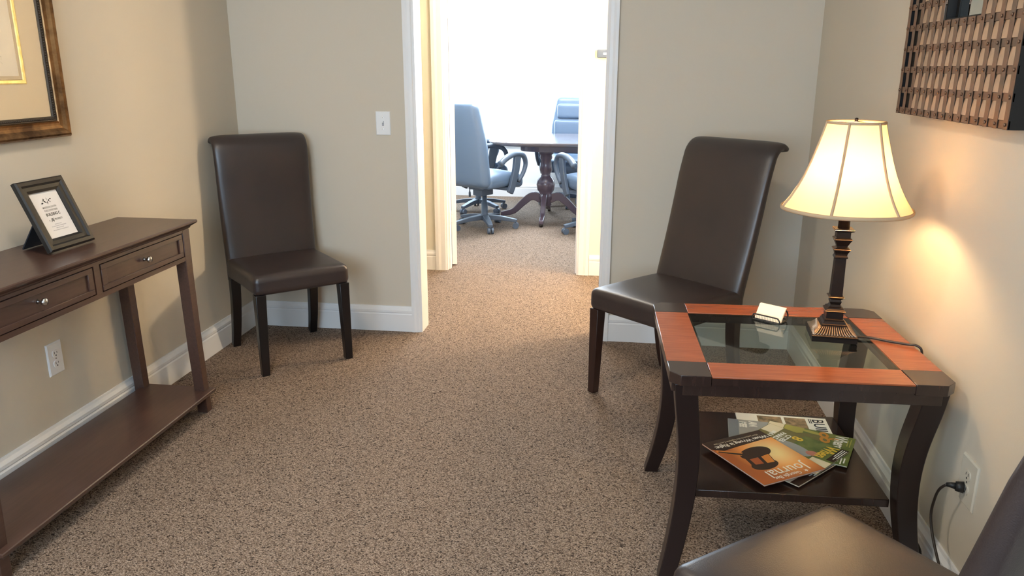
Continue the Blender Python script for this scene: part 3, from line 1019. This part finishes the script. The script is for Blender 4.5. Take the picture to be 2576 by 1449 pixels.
for sx in (-1, 1):
    for sy in (-1, 1):
        prof = [(0.045, TZ - TT - 0.006), (0.052, 0.54), (0.066, 0.43), (0.070, 0.33), (0.063, 0.22), (0.046, 0.11), (0.022, 0.0)]
        pts = smooth_path([(sx*(HX - d), sy*(HY - d), z) for d, z in prof], 5)
        b = bmesh.new()
        rings = []
        for i, q in enumerate(pts):
            f = i/(len(pts) - 1)
            h = 0.031 - 0.008*f*f
            rings.append([q + Vector((a*h, c*h, 0)) for a, c in ((-1, -1), (1, -1), (1, 1), (-1, 1))])
        loft(b, rings)
        obj('leg', b, espresso_leg, tb, bevel=0.0025)
SZ = 0.255
obj('shelf', box(-0.268, 0.268, -0.262, 0.285, SZ - 0.024, SZ), espresso, tb, bevel=0.002)

# ------------------------------------------------------------------ table lamp
LX, LY = 0.667, 2.367
lp = thing('table_lamp', 'lit table lamp with cream bell shade and square bronze column on the end table', 'lamp', (LX, LY, TZ + 0.0006), R(-5))
def lpart(name, bm, m, parent=lp, **k):
    return obj(name, bm, m, parent, **k)
base = lpart('base', square_lathe([(0.064, 0.0), (0.064, 0.013), (0.0655, 0.0145), (0.0655, 0.018), (0.062, 0.020), (0.0535, 0.024), (0.0455, 0.033), (0.039, 0.042), (0.036, 0.043), (0.036, 0.046), (0.033, 0.048), (0.030, 0.055), (0.028, 0.056), (0.028, 0.060), (0.024, 0.063)]), bronze)
fl = bmesh.new()
for side in range(4):
    rot = Matrix.Rotation(PI/2*side, 4, 'Z')
    for k in range(15):
        f = (k - 7)/7.0
        a0, a1 = f*0.0585, f*0.037
        pts = [rot @ Vector((a0, -0.0620, 0.0208)), rot @ Vector((a0*0.86, -0.0535, 0.0250)), rot @ Vector((a0*0.74, -0.0455, 0.0340)), rot @ Vector((a1, -0.0390, 0.0425))]
        tube(fl, pts, lambda t: 0.0024 - 0.0008*t, 5)
o = lpart('fluting', fl, bronze_edge, base, smooth=True)
col = lpart('column', square_lathe([(0.024, 0.063), (0.024, 0.082), (0.0275, 0.084), (0.0275, 0.088), (0.023, 0.092), (0.0225, 0.095), (0.017, 0.098), (0.0135, 0.104), (0.0165, 0.113), (0.014, 0.120), (0.018, 0.123), (0.021, 0.126), (0.021, 0.130), (0.0165, 0.132),
                                    (0.0150, 0.246), (0.0185, 0.248), (0.0185, 0.251), (0.016, 0.256), (0.017, 0.262), (0.022, 0.272), (0.022, 0.276), (0.014, 0.280), (0.0145, 0.284), (0.021, 0.298), (0.0235, 0.302), (0.0235, 0.307), (0.019, 0.309), (0.019, 0.326), (0.0265, 0.330), (0.0265, 0.336)]), bronze)
ring_b = bmesh.new()
for (h, z) in ((0.0282, 0.086), (0.0216, 0.128), (0.0226, 0.274), (0.0241, 0.3045), (0.0270, 0.333)):
    for i in range(4):
        a = [(-h, -h), (h, -h), (h, h), (-h, h)]
        tube(ring_b, [(*a[i], z), (*a[(i+1) % 4], z)], 0.0013, 5)
lpart('moulding_edge', ring_b, bronze_edge, col)
lpart('socket_tube', lathe([(0.0165, 0.336), (0.0165, 0.40), (0.018, 0.402), (0.018, 0.43), (0.012, 0.435)], 20), bronze, smooth=True)
lpart('bulb', lathe([(0.001, 0.432), (0.013, 0.434), (0.014, 0.452), (0.027, 0.478), (0.031, 0.498), (0.027, 0.517), (0.014, 0.530), (0.001, 0.533)], 20), bulb_glow, smooth=True)
hp = bmesh.new()
for s in (-1, 1):
    tube(hp, smooth_path([(s*0.018, 0, 0.425), (s*0.040, 0, 0.47), (s*0.042, 0, 0.54), (s*0.022, 0, 0.62), (0, 0, 0.646)], 5), 0.0018, 6)
lpart('harp', hp, nickel, smooth=True)
lpart('finial', lathe([(0.001, 0.644), (0.006, 0.645), (0.004, 0.647), (0.006, 0.650), (0.004, 0.653), (0.001, 0.654)], 12), bronze, smooth=True)
# bell shade: six panels, slightly bowed in between the ribs
SH = [(0.182, 0.392), (0.176, 0.402), (0.160, 0.425), (0.142, 0.457), (0.126, 0.492), (0.112, 0.530), (0.100, 0.568), (0.090, 0.602), (0.083, 0.628), (0.0795, 0.642)]
NS = 72
a0 = R(-52)
def shade_r(r, an):
    q = ((an - a0) / (PI/3)) % 1.0
    return r*(1 - 0.022*math.sin(PI*q))
bm = bmesh.new()
loft(bm, [[(shade_r(r, 2*PI*i/NS)*math.cos(2*PI*i/NS), shade_r(r, 2*PI*i/NS)*math.sin(2*PI*i/NS), z) for i in range(NS)] for r, z in SH], cap=False)
shade = lpart('lamp_shade', bm, shade_cloth, smooth=True)
for k in range(6):
    an = a0 + k*PI/3
    b = bmesh.new()
    tube(b, [(math.cos(an)*(r + 0.0006), math.sin(an)*(r + 0.0006), z) for r, z in SH], 0.0040, 6)
    lpart('seam_piping', b, shade_trim, shade, smooth=True)
for (r, z, t_) in ((0.1825, 0.394, 0.0055), (0.0795, 0.641, 0.0042)):
    b = bmesh.new()
    ring = [(shade_r(r, 2*PI*i/NS)*math.cos(2*PI*i/NS), shade_r(r, 2*PI*i/NS)*math.sin(2*PI*i/NS)) for i in range(NS)]
    rr = []
    for i in range(NS):
        x, y = ring[i]
        n = math.hypot(x, y)
        rr.append([(x + x/n*0.003*math.cos(2*PI*q/8), y + y/n*0.003*math.cos(2*PI*q/8), z + t_*math.sin(2*PI*q/8)) for q in range(8)])
    vr = [[b.verts.new(v) for v in s_] for s_ in rr]
    for i in range(NS):
        A_, B_ = vr[i], vr[(i+1) % NS]
        for q in range(8):
            b.faces.new((A_[q], A_[(q+1) % 8], B_[(q+1) % 8], B_[q]))
    lpart('rim_piping', b, shade_trim, shade, smooth=True)
sp = bmesh.new()
for k in range(3):
    an = a0 + k*2*PI/3
    tube(sp, [(0, 0, 0.643), (0.079*math.cos(an), 0.079*math.sin(an), 0.640)], 0.0015, 6)
lpart('shade_spider', sp, nickel)
# flex and plug: over the table edge, down behind the leg, along the floor, up to the outlet
cp = [(LX + 0.064, 2.356, TZ + 0.006), (0.780, 2.352, TZ + 0.0055), (0.820, 2.330, TZ + 0.0050), (0.868, 2.304, TZ + 0.0060), (0.893, 2.290, TZ + 0.0060), (0.9045, 2.283, TZ - 0.02), (0.906, 2.275, 0.50), (0.904, 2.262, 0.30),
      (0.900, 2.23, 0.12), (0.898, 2.19, 0.066), (0.896, 2.12, 0.105), (0.896, 2.075, 0.104), (0.898, 2.062, 0.07), (0.900, 2.035, 0.02), (0.895, 1.98, 0.0045), (0.885, 1.86, 0.0045), (0.862, 1.765, 0.0045), (0.858, 1.740, 0.030),
      (0.866, 1.790, 0.13), (0.875, 1.900, 0.17), (0.878, 1.972, 0.215), (0.878, 2.002, 0.262), (0.880, 2.000, 0.310), (0.880, 1.985, 0.345), (0.886, 1.972, 0.366), (0.896, 1.968, 0.3735)]
cb = bmesh.new()
tube(cb, smooth_path(cp, 6), 0.0036, 8)
flex = lpart('power_cord', cb, cord_brown, world=True, smooth=True)
pg = bmesh.new()
tube(pg, [(0.890, 1.971, 0.3705), (0.900, 1.966, 0.3725), (0.910, 1.961, 0.3725)], lambda t: 0.0055 + 0.004*t, 10)
tube(pg, [(0.9085, 1.9615, 0.3725), (0.9260, 1.9564, 0.3725)], lambda t: 0.0125 + 0.003*t, 12)
lpart('plug', pg, black_plastic, world=True, smooth=True)

# ------------------------------------------------------------------ card holder and cards on the glass
ca = math.atan2(2.455 - 2.515, 0.540 - 0.460)
ch = thing('card_holder', 'small black wire business card holder on the glass end table', 'card holder', (0.503, 2.492, TZ - 0.0012), ca)
wb = bmesh.new()
loop = [(-0.048, -0.012, 0.003), (-0.048, -0.013, 0.012), (-0.045, -0.0135, 0.0185), (-0.038, -0.014, 0.021), (0.030, -0.014, 0.021), (0.040, -0.0135, 0.0185), (0.045, -0.013, 0.010), (0.045, -0.012, 0.003)]
tube(wb, smooth_path(loop, 4), 0.0022, 8)
obj('front_loop', wb, black_plastic, ch, smooth=True)
wb = bmesh.new()
for s in (-0.040, 0.040):
    tube(wb, smooth_path([(s, -0.012, 0.0025), (s, 0.020, 0.0025), (s, 0.045, 0.004), (s, 0.054, 0.016), (s, 0.046, 0.030), (s, 0.033, 0.040)], 5), 0.0024, 8)
obj('side_wires', wb, black_plastic, ch, smooth=True)
wb = bmesh.new()
tube(wb, [(-0.048, -0.012, 0.0025), (0.045, -0.012, 0.0025)], 0.0022, 8)
tube(wb, [(-0.040, 0.048, 0.006), (0.040, 0.048, 0.006)], 0.0022, 8)
for k in range(15):
    x = -0.040 + k*0.0055
    tube(wb, [(x, -0.0135, 0.003), (x, -0.0142, 0.020)], 0.0005, 4)
obj('mesh_front', wb, black_plastic, ch)
for k in range(4):
    cm = Matrix.Translation((0.0, -0.006 + k*0.0022, 0.0055)) @ Matrix.Rotation(R(-34), 4, 'X')
    cbm = box(-0.0445, 0.0445, -0.0005, 0.0005, 0.0, 0.051 + (0.0004*k), mtx=cm)
    co = obj('business_card', cbm, card_paper)
    co.location = ch.location
    co.rotation_euler = (0, 0, ca)
    tag(co, 'ivory business card leaning in the black wire holder on the end table', 'card', 'business cards in the holder')

# ------------------------------------------------------------------ magazines on the lower shelf
def magazine(label, corner, up, z, th, m, w=0.210, h=0.273, n=8, curl=0.0):
    """corner = top right corner seen by its reader at 'up' degrees; local origin at the centre, +y = top of the cover"""
    t = thing('magazine', label, 'magazine', (*corner, z), up, 'magazines on the lower shelf')
    obj('pages', box(-w/2 + .001, w/2 - .0012, -h/2 + .001, h/2 - .001, 0.0004, th - 0.0006), page_edge, t)
    co = obj('cover', boxes((-w/2, w/2, -h/2, h/2, th - 0.0006, th), (-w/2, w/2, -h/2, h/2, 0, 0.0005), (-w/2, -w/2 + 0.0008, -h/2, h/2, 0.0005, th - 0.0006)), m, t)
    return t, co, th
LAYER = [0]
def flat(name, poly, z, m, parent):
    LAYER[0] = (LAYER[0] + 1) % 40                     # later prints lie over earlier ones
    k = z + 0.000012*LAYER[0]
    return obj(name, prism(poly, k - 0.0001, k + 0.0001), m, parent)
def rectp(x0, x1, y0, y1):
    return [(x0, y0), (x1, y0), (x1, y1), (x0, y1)]
def mtext(body, size, x, y, z, m, parent, rot=0.0, **k):
    return text('lettering', body, size, m, parent, Matrix.Translation((x, y, z + 0.0007)) @ Matrix.Rotation(rot, 4, 'Z'), **k)
def ell(cx, cy, a, b, rot=0.0, n=20):
    c, s = math.cos(rot), math.sin(rot)
    return [(cx + a*math.cos(2*PI*i/n)*c - b*math.sin(2*PI*i/n)*s, cy + a*math.cos(2*PI*i/n)*s + b*math.sin(2*PI*i/n)*c) for i in range(n)]

zs = SZ + 0.0006
# white "BU" issue at the back
t, co, th_ = magazine('white covered magazine with a row of small photos, at the back of the fanned pile', (0.590, 2.487), R(-92), zs, 0.005, p_white, 0.215, 0.300)
z = th_
flat('photo', rectp(-0.095, -0.005, -0.080, 0.000), z, p_photo, co)
flat('photo', rectp(-0.095, -0.005, 0.010, 0.080), z, p_photo, co)
flat('photo', rectp(0.010, 0.095, -0.080, 0.098), z, p_grey, co)
flat('rule', rectp(-0.095, -0.060, 0.090, 0.093), z, ink, co)
flat('rule', rectp(-0.095, -0.060, 0.096, 0.099), z, ink, co)
mtext('BUILD', 0.054, -0.020, 0.118, z, ink, co, bold=0.0004)
zs2 = zs + 0.0052
# grey blue issue at the left end
t, co, th_ = magazine('grey blue magazine whose corner shows at the left end of the pile', (0.500, 2.440), R(-96), zs2, 0.003, p_grey, 0.180, 0.200)
z = th_
flat('cover_band', rectp(-0.089, 0.089, -0.099, -0.066), z, p_slate, co)
mtext('AN', 0.034, -0.060, -0.020, z, p_white, co, bold=0.002, sx=0.8)
mtext('MEE', 0.030, -0.052, -0.052, z, p_white, co, bold=0.002, sx=0.8)
zs3 = zs2 + 0.0032

def food_magazine(label, cx, cy, up, z0, th, upper):
    t, co, th_ = magazine(label, (cx, cy), up, z0, th, p_olive if upper else p_green)
    LAYER[0] = 0
    z = th_
    flat('address_label', rectp(-0.104, -0.045, -0.135, -0.085), z, p_cream, co)
    if not upper:
        flat('melon', rectp(-0.104, -0.045, -0.083, -0.022), z, p_lime, co)
        flat('leaf', ell(-0.058, 0.000, 0.014, 0.044, 0.25), z, p_olive, co)
        flat('leaf', ell(-0.085, 0.005, 0.009, 0.040, -0.15), z, p_lime, co)
        flat('leaf', ell(-0.030, 0.012, 0.012, 0.034, 0.45), z, p_olive, co)
        for (x, y, a, b) in ((-0.082, 0.042, 0.022, 0.015), (-0.048, 0.050, 0.022, 0.016), (-0.066, 0.074, 0.007, 0.018)):
            flat('fruit', ell(x, y, a, b, 0.4), z, p_orange, co)
            flat('fruit_seed', ell(x, y, a*0.45, b*0.4, 0.4), z, p_olive, co)
        mtext('Where', 0.054, -0.052, 0.094, z, p_white, co, bold=0.0012, sx=0.62)
        for i, w in enumerate((0.060, 0.046)):
            flat('caption', rectp(-0.090 + 0.01*i, -0.090 + 0.01*i + w, 0.124 - 0.008*i, 0.127 - 0.008*i), z, p_lime, co)
        for i, w in enumerate((0.034, 0.044, 0.030)):
            flat('caption', rectp(0.055, 0.055 + w, 0.122 - 0.009*i, 0.126 - 0.009*i), z, p_white, co)
    else:
        flat('foliage', rectp(-0.104, 0.104, -0.010, 0.1355), z, p_green, co)
        flat('plate', ell(0.002, 0.004, 0.030, 0.066, -0.15), z, p_grey, co)
        flat('prawn', ell(-0.008, 0.064, 0.016, 0.020, 0.3), z, p_pink, co)
        flat('title_strip', rectp(-0.104, 0.000, 0.112, 0.1355), z, p_brown, co)
        for i, w in enumerate((0.070, 0.080, 0.060)):
            flat('caption', rectp(-0.098, -0.098 + w, 0.1305 - 0.0065*i, 0.1335 - 0.0065*i), z, p_white, co)
        mtext('When', 0.052, -0.046, 0.090, z, p_yellow, co, bold=0.0018, sx=0.72)
        flat('caption_panel', rectp(0.012, 0.104, 0.075, 0.1355), z, p_cream, co)
        mtext('8', 0.050, -0.066, -0.018, z, p_yellow, co, bold=0.0012, sx=1.05)
        mtext('CITIES', 0.024, -0.040, -0.046, z, p_white, co, bold=0.0009, sx=0.9)
        mtext('PARKS', 0.024, -0.044, -0.068, z, p_white, co, bold=0.0009, sx=0.9)
        mtext('and N', 0.024, -0.036, -0.092, z, p_white, co, bold=0.0009, sx=0.9)
    return t
def place(cornerTL, up_deg, w=0.210, h=0.273):
    """centre from the reader's top-left corner"""
    u = Vector((math.cos(R(up_deg)), math.sin(R(up_deg))))
    r_ = Vector((u.y, -u.x))
    c = Vector(cornerTL) + r_*w/2 - u*h/2
    return c.x, c.y, R(up_deg - 90)
cx, cy, up = place((0.800, 2.428), -22)
food_magazine('green food magazine second from the back, white title word at its right end', cx, cy, up, zs3, 0.004, False)
zs4 = zs3 + 0.0043
cx, cy, up = place((0.752, 2.325), -40)
food_magazine('green food magazine half under the orange journal, its yellow title word showing', cx, cy, up, zs4, 0.004, True)
zs5 = zs4 + 0.0043
# third copy, only its near corner shows
t, co, th_ = magazine('grey and cream magazine whose near corner sticks out beneath the orange journal', (0.545, 2.248), R(-133), zs2 + 0.0002, 0.0028, p_cream, 0.205, 0.215)
z = th_
flat('cover_band', rectp(-0.102, 0.102, 0.078, 0.1065), z, p_brown, co)
for i, w in enumerate((0.110, 0.120, 0.100)):
    flat('caption', rectp(-0.096, -0.096 + w, 0.100 - 0.009*i, 0.104 - 0.009*i), z, p_white, co)
mtext('When', 0.044, -0.042, 0.052, z, p_yellow, co, bold=0.0018)
# orange journal on top
J = [Vector(v) for v in ((0.316, 2.283), (0.458, 2.050), (0.646, 2.205), (0.474, 2.466))]
jc = (J[0] + J[1] + J[2] + J[3])/4
ju = ((J[1] - J[0]) + (J[2] - J[3])).normalized()
jup = math.atan2(ju.y, ju.x) - PI/2
t, co, th_ = magazine('orange legal journal with a gavel on its cover, on top of the fanned pile', (jc.x, jc.y), jup, zs5, 0.0045, journal_cover, 0.232, 0.283)
z = th_
flat('cover_band', rectp(-0.116, 0.116, -0.1415, -0.095), z, p_brown, co)
flat('cover_band', [(-0.116, -0.095), (0.116, -0.095), (0.090, -0.072), (0.020, -0.078), (-0.116, -0.086)], z, p_brown, co)
mtext('When Wrong is Right:', 0.0235, -0.006, -0.098, z + .0001, p_white, co, bold=0.0006, sx=0.96)
mtext('How Justices in the Supreme Court Use', 0.0125, 0.000, -0.117, z + .0001, p_cream, co, sx=0.86)
flat('gavel_head', ell(0.005, -0.022, 0.060, 0.033, 0.15, 28), z, p_brown, co)
flat('gavel_head', ell(0.030, 0.048, 0.048, 0.027, 0.05, 28), z, p_brown, co)
flat('gavel_head', [(-0.032, -0.012), (0.060, -0.005), (0.070, 0.042), (-0.012, 0.048)], z, p_brown, co)
flat('gavel_band', [(-0.026, 0.000), (0.006, 0.004), (0.016, 0.044), (-0.010, 0.046)], z, p_wood2, co)
flat('gavel_band', [(0.018, 0.004), (0.050, 0.004), (0.056, 0.038), (0.028, 0.042)], z, p_wood, co)
flat('gavel_handle', [(0.040, -0.040), (0.105, -0.086), (0.112, -0.074), (0.056, -0.024)], z, p_wood2, co)
flat('gavel_handle', [(0.046, -0.034), (0.104, -0.076), (0.108, -0.071), (0.054, -0.026)], z, p_brown, co)
mtext('Journal', 0.060, -0.008, 0.100, z, p_white, co, bold=0.0003, sx=0.88)
mtext('Georgia Bar', 0.0220, 0.012, 0.126, z, p_white, co, bold=0.0004, sx=0.9)
st = [(0.0085*(1 if i % 2 == 0 else 0.4)*math.cos(PI/2 + i*PI/5), 0.0085*(1 if i % 2 == 0 else 0.4)*math.sin(PI/2 + i*PI/5)) for i in range(10)]
flat('star', [(-0.058 + a, 0.125 + b) for a, b in st], z, p_white, co)

# ------------------------------------------------------------------ riveted metal mirror on the right wall
mr = thing('metal_mirror', 'riveted woven copper strip frame around a small mirror on the right wall', 'mirror', (XR, 2.325, 1.66))
MY0, MY1, MZ0, MZ1 = 1.948, 2.702, 1.288, 2.042      # near, far, bottom, top
XF = 0.878
def mpart(name, bm, m, parent=mr, **k):
    return obj(name, bm, m, parent, world=True, **k)
NC, NR = 14, 12
py, pz = (MY1 - MY0 - 0.022)/NC, (MZ1 - MZ0 - 0.022)/NR
ys = [MY0 + 0.011 + py*i for i in range(NC + 1)]
zs_ = [MZ0 + 0.011 + pz*j for j in range(NR + 1)]
hs, vs_ = 0.0092, 0.0105
wy0, wy1, wz0, wz1 = ys[4] + vs_, ys[9] - vs_, zs_[4] + hs, zs_[8] - hs     # mirror opening
mpart('box_back', boxes((XF + 0.016, XR - 0.001, MY0 + .004, MY1 - .004, MZ0 + .004, wz0), (XF + 0.016, XR - 0.001, MY0 + .004, MY1 - .004, wz1, MZ1 - .004),
                        (XF + 0.016, XR - 0.001, MY0 + .004, wy0, wz0, wz1), (XF + 0.016, XR - 0.001, wy1, MY1 - .004, wz0, wz1)), bronze_back)
mpart('mirror_glass', box(XF + 0.034, XF + 0.038, wy0, wy1, wz0, wz1), mirror)
mpart('mirror_border', boxes((XF + 0.0065, XF + 0.0338, wy0 + 0.0004, wy0 + 0.004, wz0, wz1), (XF + 0.0065, XF + 0.0338, wy1 - 0.004, wy1 - 0.0004, wz0, wz1),
                             (XF + 0.0065, XF + 0.0338, wy0 + 0.004, wy1 - 0.004, wz0 + 0.0004, wz0 + 0.004), (XF + 0.0065, XF + 0.0338, wy0 + 0.004, wy1 - 0.004, wz1 - 0.004, wz1 - 0.0004),
                             (XF + 0.0300, XF + 0.0338, wy0 + 0.004, wy0 + 0.022, wz0 + 0.004, wz1 - 0.004), (XF + 0.0300, XF + 0.0338, wy1 - 0.022, wy1 - 0.004, wz0 + 0.004, wz1 - 0.004)), bronze_back)
def in_win(y, z):
    return wy0 - 0.004 < y < wy1 + 0.004 and wz0 - 0.004 < z < wz1 + 0.004
for j, zz in enumerate(zs_):
    segs = [(MY0, MY1)] if not (wz0 + .012 < zz < wz1 - .012) else [(MY0, wy0), (wy1, MY1)]
    for a, b in segs:
        mpart('cross_strap', box(XF + 0.003, XF + 0.006, a, b, zz - hs, zz + hs), copper_strap)
for i, yy in enumerate(ys):
    segs = [(MZ0, MZ1)] if not (wy0 + .012 < yy < wy1 - .012) else [(MZ0, wz0), (wz1, MZ1)]
    for a, b in segs:
        bm = bmesh.new()
        n_ = 48
        rings = []
        for k in range(n_ + 1):
            zz = a + (b - a)*k/n_
            ph = (zz - zs_[0])/pz
            bow = 0.5 + 0.5*math.cos(2*PI*ph)
            xx = XF + 0.0006 - 0.0006*bow
            rings.append([(xx, yy - vs_, zz), (xx, yy + vs_, zz), (xx + 0.0012, yy + vs_, zz), (xx + 0.0012, yy - vs_, zz)])
        loft(bm, rings)
        mpart('upright_strap', bm, copper_strap)
for i in range(NC):
    for j in range(NR):
        yc_, zc_ = (ys[i] + ys[i+1])/2, (zs_[j] + zs_[j+1])/2
        if in_win(yc_, zc_) or i >= NC - 2:
            continue
        bm = bmesh.new()
        hy, hz = py/2 - vs_ - 0.0012, pz/2 - hs - 0.0006
        rings = []
        for k in range(5):                                      # gently pillowed plate
            f = -1 + 2*k/4
            xx = XF + 0.0022 + 0.0016*f + 0.0006*f*f
            rings.append([(xx, yc_ - hy, zc_ + f*hz), (xx, yc_ + hy, zc_ + f*hz), (XF + 0.0150, yc_ + hy, zc_ + f*hz), (XF + 0.0150, yc_ - hy, zc_ + f*hz)])
        loft(bm, rings)
        mpart('copper_plate', bm, copper)
rv = lathe([(0.0044, 0.0), (0.0040, 0.0014), (0.0024, 0.0026), (0.0004, 0.0031)], 10)
bmesh.ops.transform(rv, matrix=Matrix.Rotation(R(-90), 4, 'Y'), verts=rv.verts[:])
rv_me = bpy.data.meshes.new('rivet')
rv.to_mesh(rv_me)
rv.free()
rv_me.materials.append(copper_strap)
for f in rv_me.polygons:
    f.use_smooth = True
inv = wmat(mr).inverted()
for yy in ys:
    for zz in zs_:
        if wy0 + .012 < yy < wy1 - .012 and wz0 + .012 < zz < wz1 - .012:
            continue
        o = bpy.data.objects.new('rivet', rv_me)
        C.objects.link(o)
        o.parent = mr
        o.matrix_parent_inverse = inv
        o.location = (XF - 0.0009, yy, zz)
mpart('edge_return', boxes((XF + 0.002, XR - .001, MY0, MY0 + .003, MZ0, MZ1), (XF + 0.002, XR - .001, MY1 - .003, MY1, MZ0, MZ1),
                           (XF + 0.007, XR - .001, MY0 + .003, MY1 - .003, MZ0, MZ0 + .003), (XF + 0.007, XR - .001, MY0 + .003, MY1 - .003, MZ1 - .003, MZ1)), bronze_back)

# ------------------------------------------------------------------ conference room
def office_chair(label, loc, rot):
    t = thing('office_chair', label, 'chair', loc, rot, 'office chairs round the conference table')
    base = lathe([(0.040, 0.075), (0.045, 0.10), (0.036, 0.13), (0.030, 0.135), (0.030, 0.24), (0.022, 0.242), (0.022, 0.37)], 18)
    obj('column', base, office_plastic, t, smooth=True)
    for k in range(5):
        an = R(-90 + 72*k + 14)
        d = Vector((math.cos(an), math.sin(an), 0))
        side = Vector((-d.y, d.x, 0))
        b = bmesh.new()
        sweep_bar(b, [d*0.02 + Vector((0, 0, 0.105)), d*0.16 + Vector((0, 0, 0.095)), d*0.30 + Vector((0, 0, 0.072))], lambda f: 0.060 - 0.020*f, lambda f: 0.046 - 0.018*f, side)
        arm_ = obj('base_spoke', b, office_plastic, t, bevel=0.004)
        b = bmesh.new()
        q = d*0.29
        for s in (-1, 1):
            a1, a2 = q + side*(s*0.006) + Vector((0, 0, 0.028)), q + side*(s*0.026) + Vector((0, 0, 0.028))
            tube(b, [a1, a2], 0.028, 14)
        tube(b, [q + Vector((0, 0, 0.030)), q + Vector((0, 0, 0.075))], 0.007, 8)
        obj('caster', b, office_plastic, arm_)
    obj('mechanism', boxes((-0.09, 0.09, -0.12, 0.12, 0.365, 0.40), (-0.055, 0.055, -0.06, 0.10, 0.31, 0.366)), office_plastic, t, bevel=0.006)
    b = bmesh.new()
    tube(b, smooth_path([(0.07, 0.0, 0.37), (0.16, -0.01, 0.365), (0.185, -0.01, 0.34), (0.188, -0.012, 0.27)], 4), lambda f: 0.005 + (0.006 if f > 0.75 else 0), 8)
    obj('height_lever', b, office_plastic, t, smooth=True)
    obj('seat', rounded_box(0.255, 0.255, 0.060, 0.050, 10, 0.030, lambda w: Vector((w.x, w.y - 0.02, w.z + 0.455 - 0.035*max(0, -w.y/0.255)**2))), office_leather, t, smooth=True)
    sb = bmesh.new()
    def back(w):
        f = (w.z + 0.36)/0.72
        wide = 1.0 - 0.22*max(0, f - 0.55)/0.45
        return Vector((w.x*wide, w.y + 0.245 + 0.10*f + 0.35*(w.x**2)*-0.9, w.z + 0.775))
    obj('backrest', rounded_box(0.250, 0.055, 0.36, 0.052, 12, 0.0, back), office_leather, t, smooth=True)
    bb_ = bmesh.new()
    for zf, hh in ((0.62, 0.09), (0.80, 0.09), (0.98, 0.08)):
        f = (zf - 0.415)/0.72
        wide = 1.0 - 0.22*max(0, f - 0.55)/0.45
        c_ = rounded_box(0.205*wide, 0.035, hh, 0.032, 6, 0, lambda w: Vector((w.x, w.y + 0.190 + 0.10*f - 0.30*(w.x**2), w.z + zf)))
        me_ = bpy.data.meshes.new('tmp')
        c_.to_mesh(me_)
        c_.free()
        bb_.from_mesh(me_)
        bpy.data.meshes.remove(me_)
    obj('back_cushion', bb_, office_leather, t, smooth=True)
    for s in (-1, 1):
        x = s*0.285
        b = bmesh.new()
        tube(b, smooth_path([(x, 0.13, 0.615), (x, 0.05, 0.660), (x, -0.08, 0.690), (x, -0.20, 0.670), (x, -0.245, 0.600), (x, -0.215, 0.52), (x, -0.14, 0.44)], 5), lambda f: 0.030 - 0.012*f, 10, up=(1, 0, 0))
        arm_ = obj('armrest', b, office_plastic, t, smooth=True)
        b = bmesh.new()
        sweep_bar(b, [(x, -0.125, 0.685), (x, -0.10, 0.55), (x*0.97, -0.055, 0.40), (x*0.95, -0.03, 0.345)], 0.030, lambda f: 0.085 - 0.015*f, (1, 0, 0))
        obj('arm_support', b, office_plastic, arm_, bevel=0.006)
        obj('arm_bracket', box(min(x*0.4, x*0.93), max(x*0.4, x*0.93), -0.07, 0.01, 0.372, 0.395), office_plastic, t)
    return t
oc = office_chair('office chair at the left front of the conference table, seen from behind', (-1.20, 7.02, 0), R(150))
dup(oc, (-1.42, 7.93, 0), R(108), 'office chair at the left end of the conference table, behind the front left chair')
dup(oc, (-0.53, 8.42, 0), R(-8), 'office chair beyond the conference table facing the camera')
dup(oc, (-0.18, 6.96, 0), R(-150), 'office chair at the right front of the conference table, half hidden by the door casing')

tbl = thing('conference_table', 'mahogany pedestal conference table with curved feet in the bright room beyond the doorway', 'table', (-0.10, 7.72, 0))
def stadium(hx, hy, r, n=8):
    out = []
    for cx_, cy_, a in ((hx - r, hy - r, 0), (-hx + r, hy - r, 90), (-hx + r, -hy + r, 180), (hx - r, -hy + r, 270)):
        for i in range(n + 1):
            an = R(a + 90*i/n)
            out.append((cx_ + r*math.cos(an), cy_ + r*math.sin(an)))
    return out
bm = bmesh.new()
loft(bm, [[(x*s, y*s, z) for x, y in stadium(1.12, 0.57, 0.30)] for s, z in ((0.975, 0.735), (0.990, 0.742), (1.0, 0.752), (1.0, 0.764), (0.992, 0.770))])
obj('table_top', bm, conf_top, tbl, smooth=False)
obj('apron', prism(stadium(0.84, 0.33, 0.20), 0.665, 0.735), conf_wood, tbl)
for px_ in (-0.585, 0.585):
    ped = obj('pedestal', lathe([(0.075, 0.665), (0.075, 0.640), (0.055, 0.625), (0.062, 0.60), (0.050, 0.575), (0.055, 0.53), (0.062, 0.48), (0.042, 0.44), (0.052, 0.42), (0.080, 0.385), (0.092, 0.34), (0.080, 0.285), (0.062, 0.255), (0.068, 0.245), (0.068, 0.20), (0.055, 0.18), (0.060, 0.14), (0.02, 0.12)], 24, (px_, -0.17 if px_ < 0 else 0, 0)), conf_wood, tbl, smooth=True)
    for k in range(4):
        an = R(-90 + 90*k + (0 if px_ < 0 else 0))
        d = Vector((math.cos(an), math.sin(an), 0))
        o_ = Vector((px_, -0.17 if px_ < 0 else 0, 0))
        b = bmesh.new()
        pts = smooth_path([o_ + d*0.04 + Vector((0, 0, 0.20)), o_ + d*0.13 + Vector((0, 0, 0.225)), o_ + d*0.22 + Vector((0, 0, 0.16)), o_ + d*0.31 + Vector((0, 0, 0.075)), o_ + d*0.40 + Vector((0, 0, 0.048)), o_ + d*0.44 + Vector((0, 0, 0.045))], 4)
        sweep_bar(b, pts, lambda f: 0.050 - 0.010*f, lambda f: 0.085 - 0.050*f, Vector((-d.y, d.x, 0)))
        ft = obj('pedestal_foot', b, conf_wood, tbl, bevel=0.006)
        obj('foot_pad', lathe([(0.012, 0.0), (0.016, 0.004), (0.016, 0.022), (0.010, 0.030)], 12, tuple(o_ + d*0.43)), bronze, ft, smooth=True)
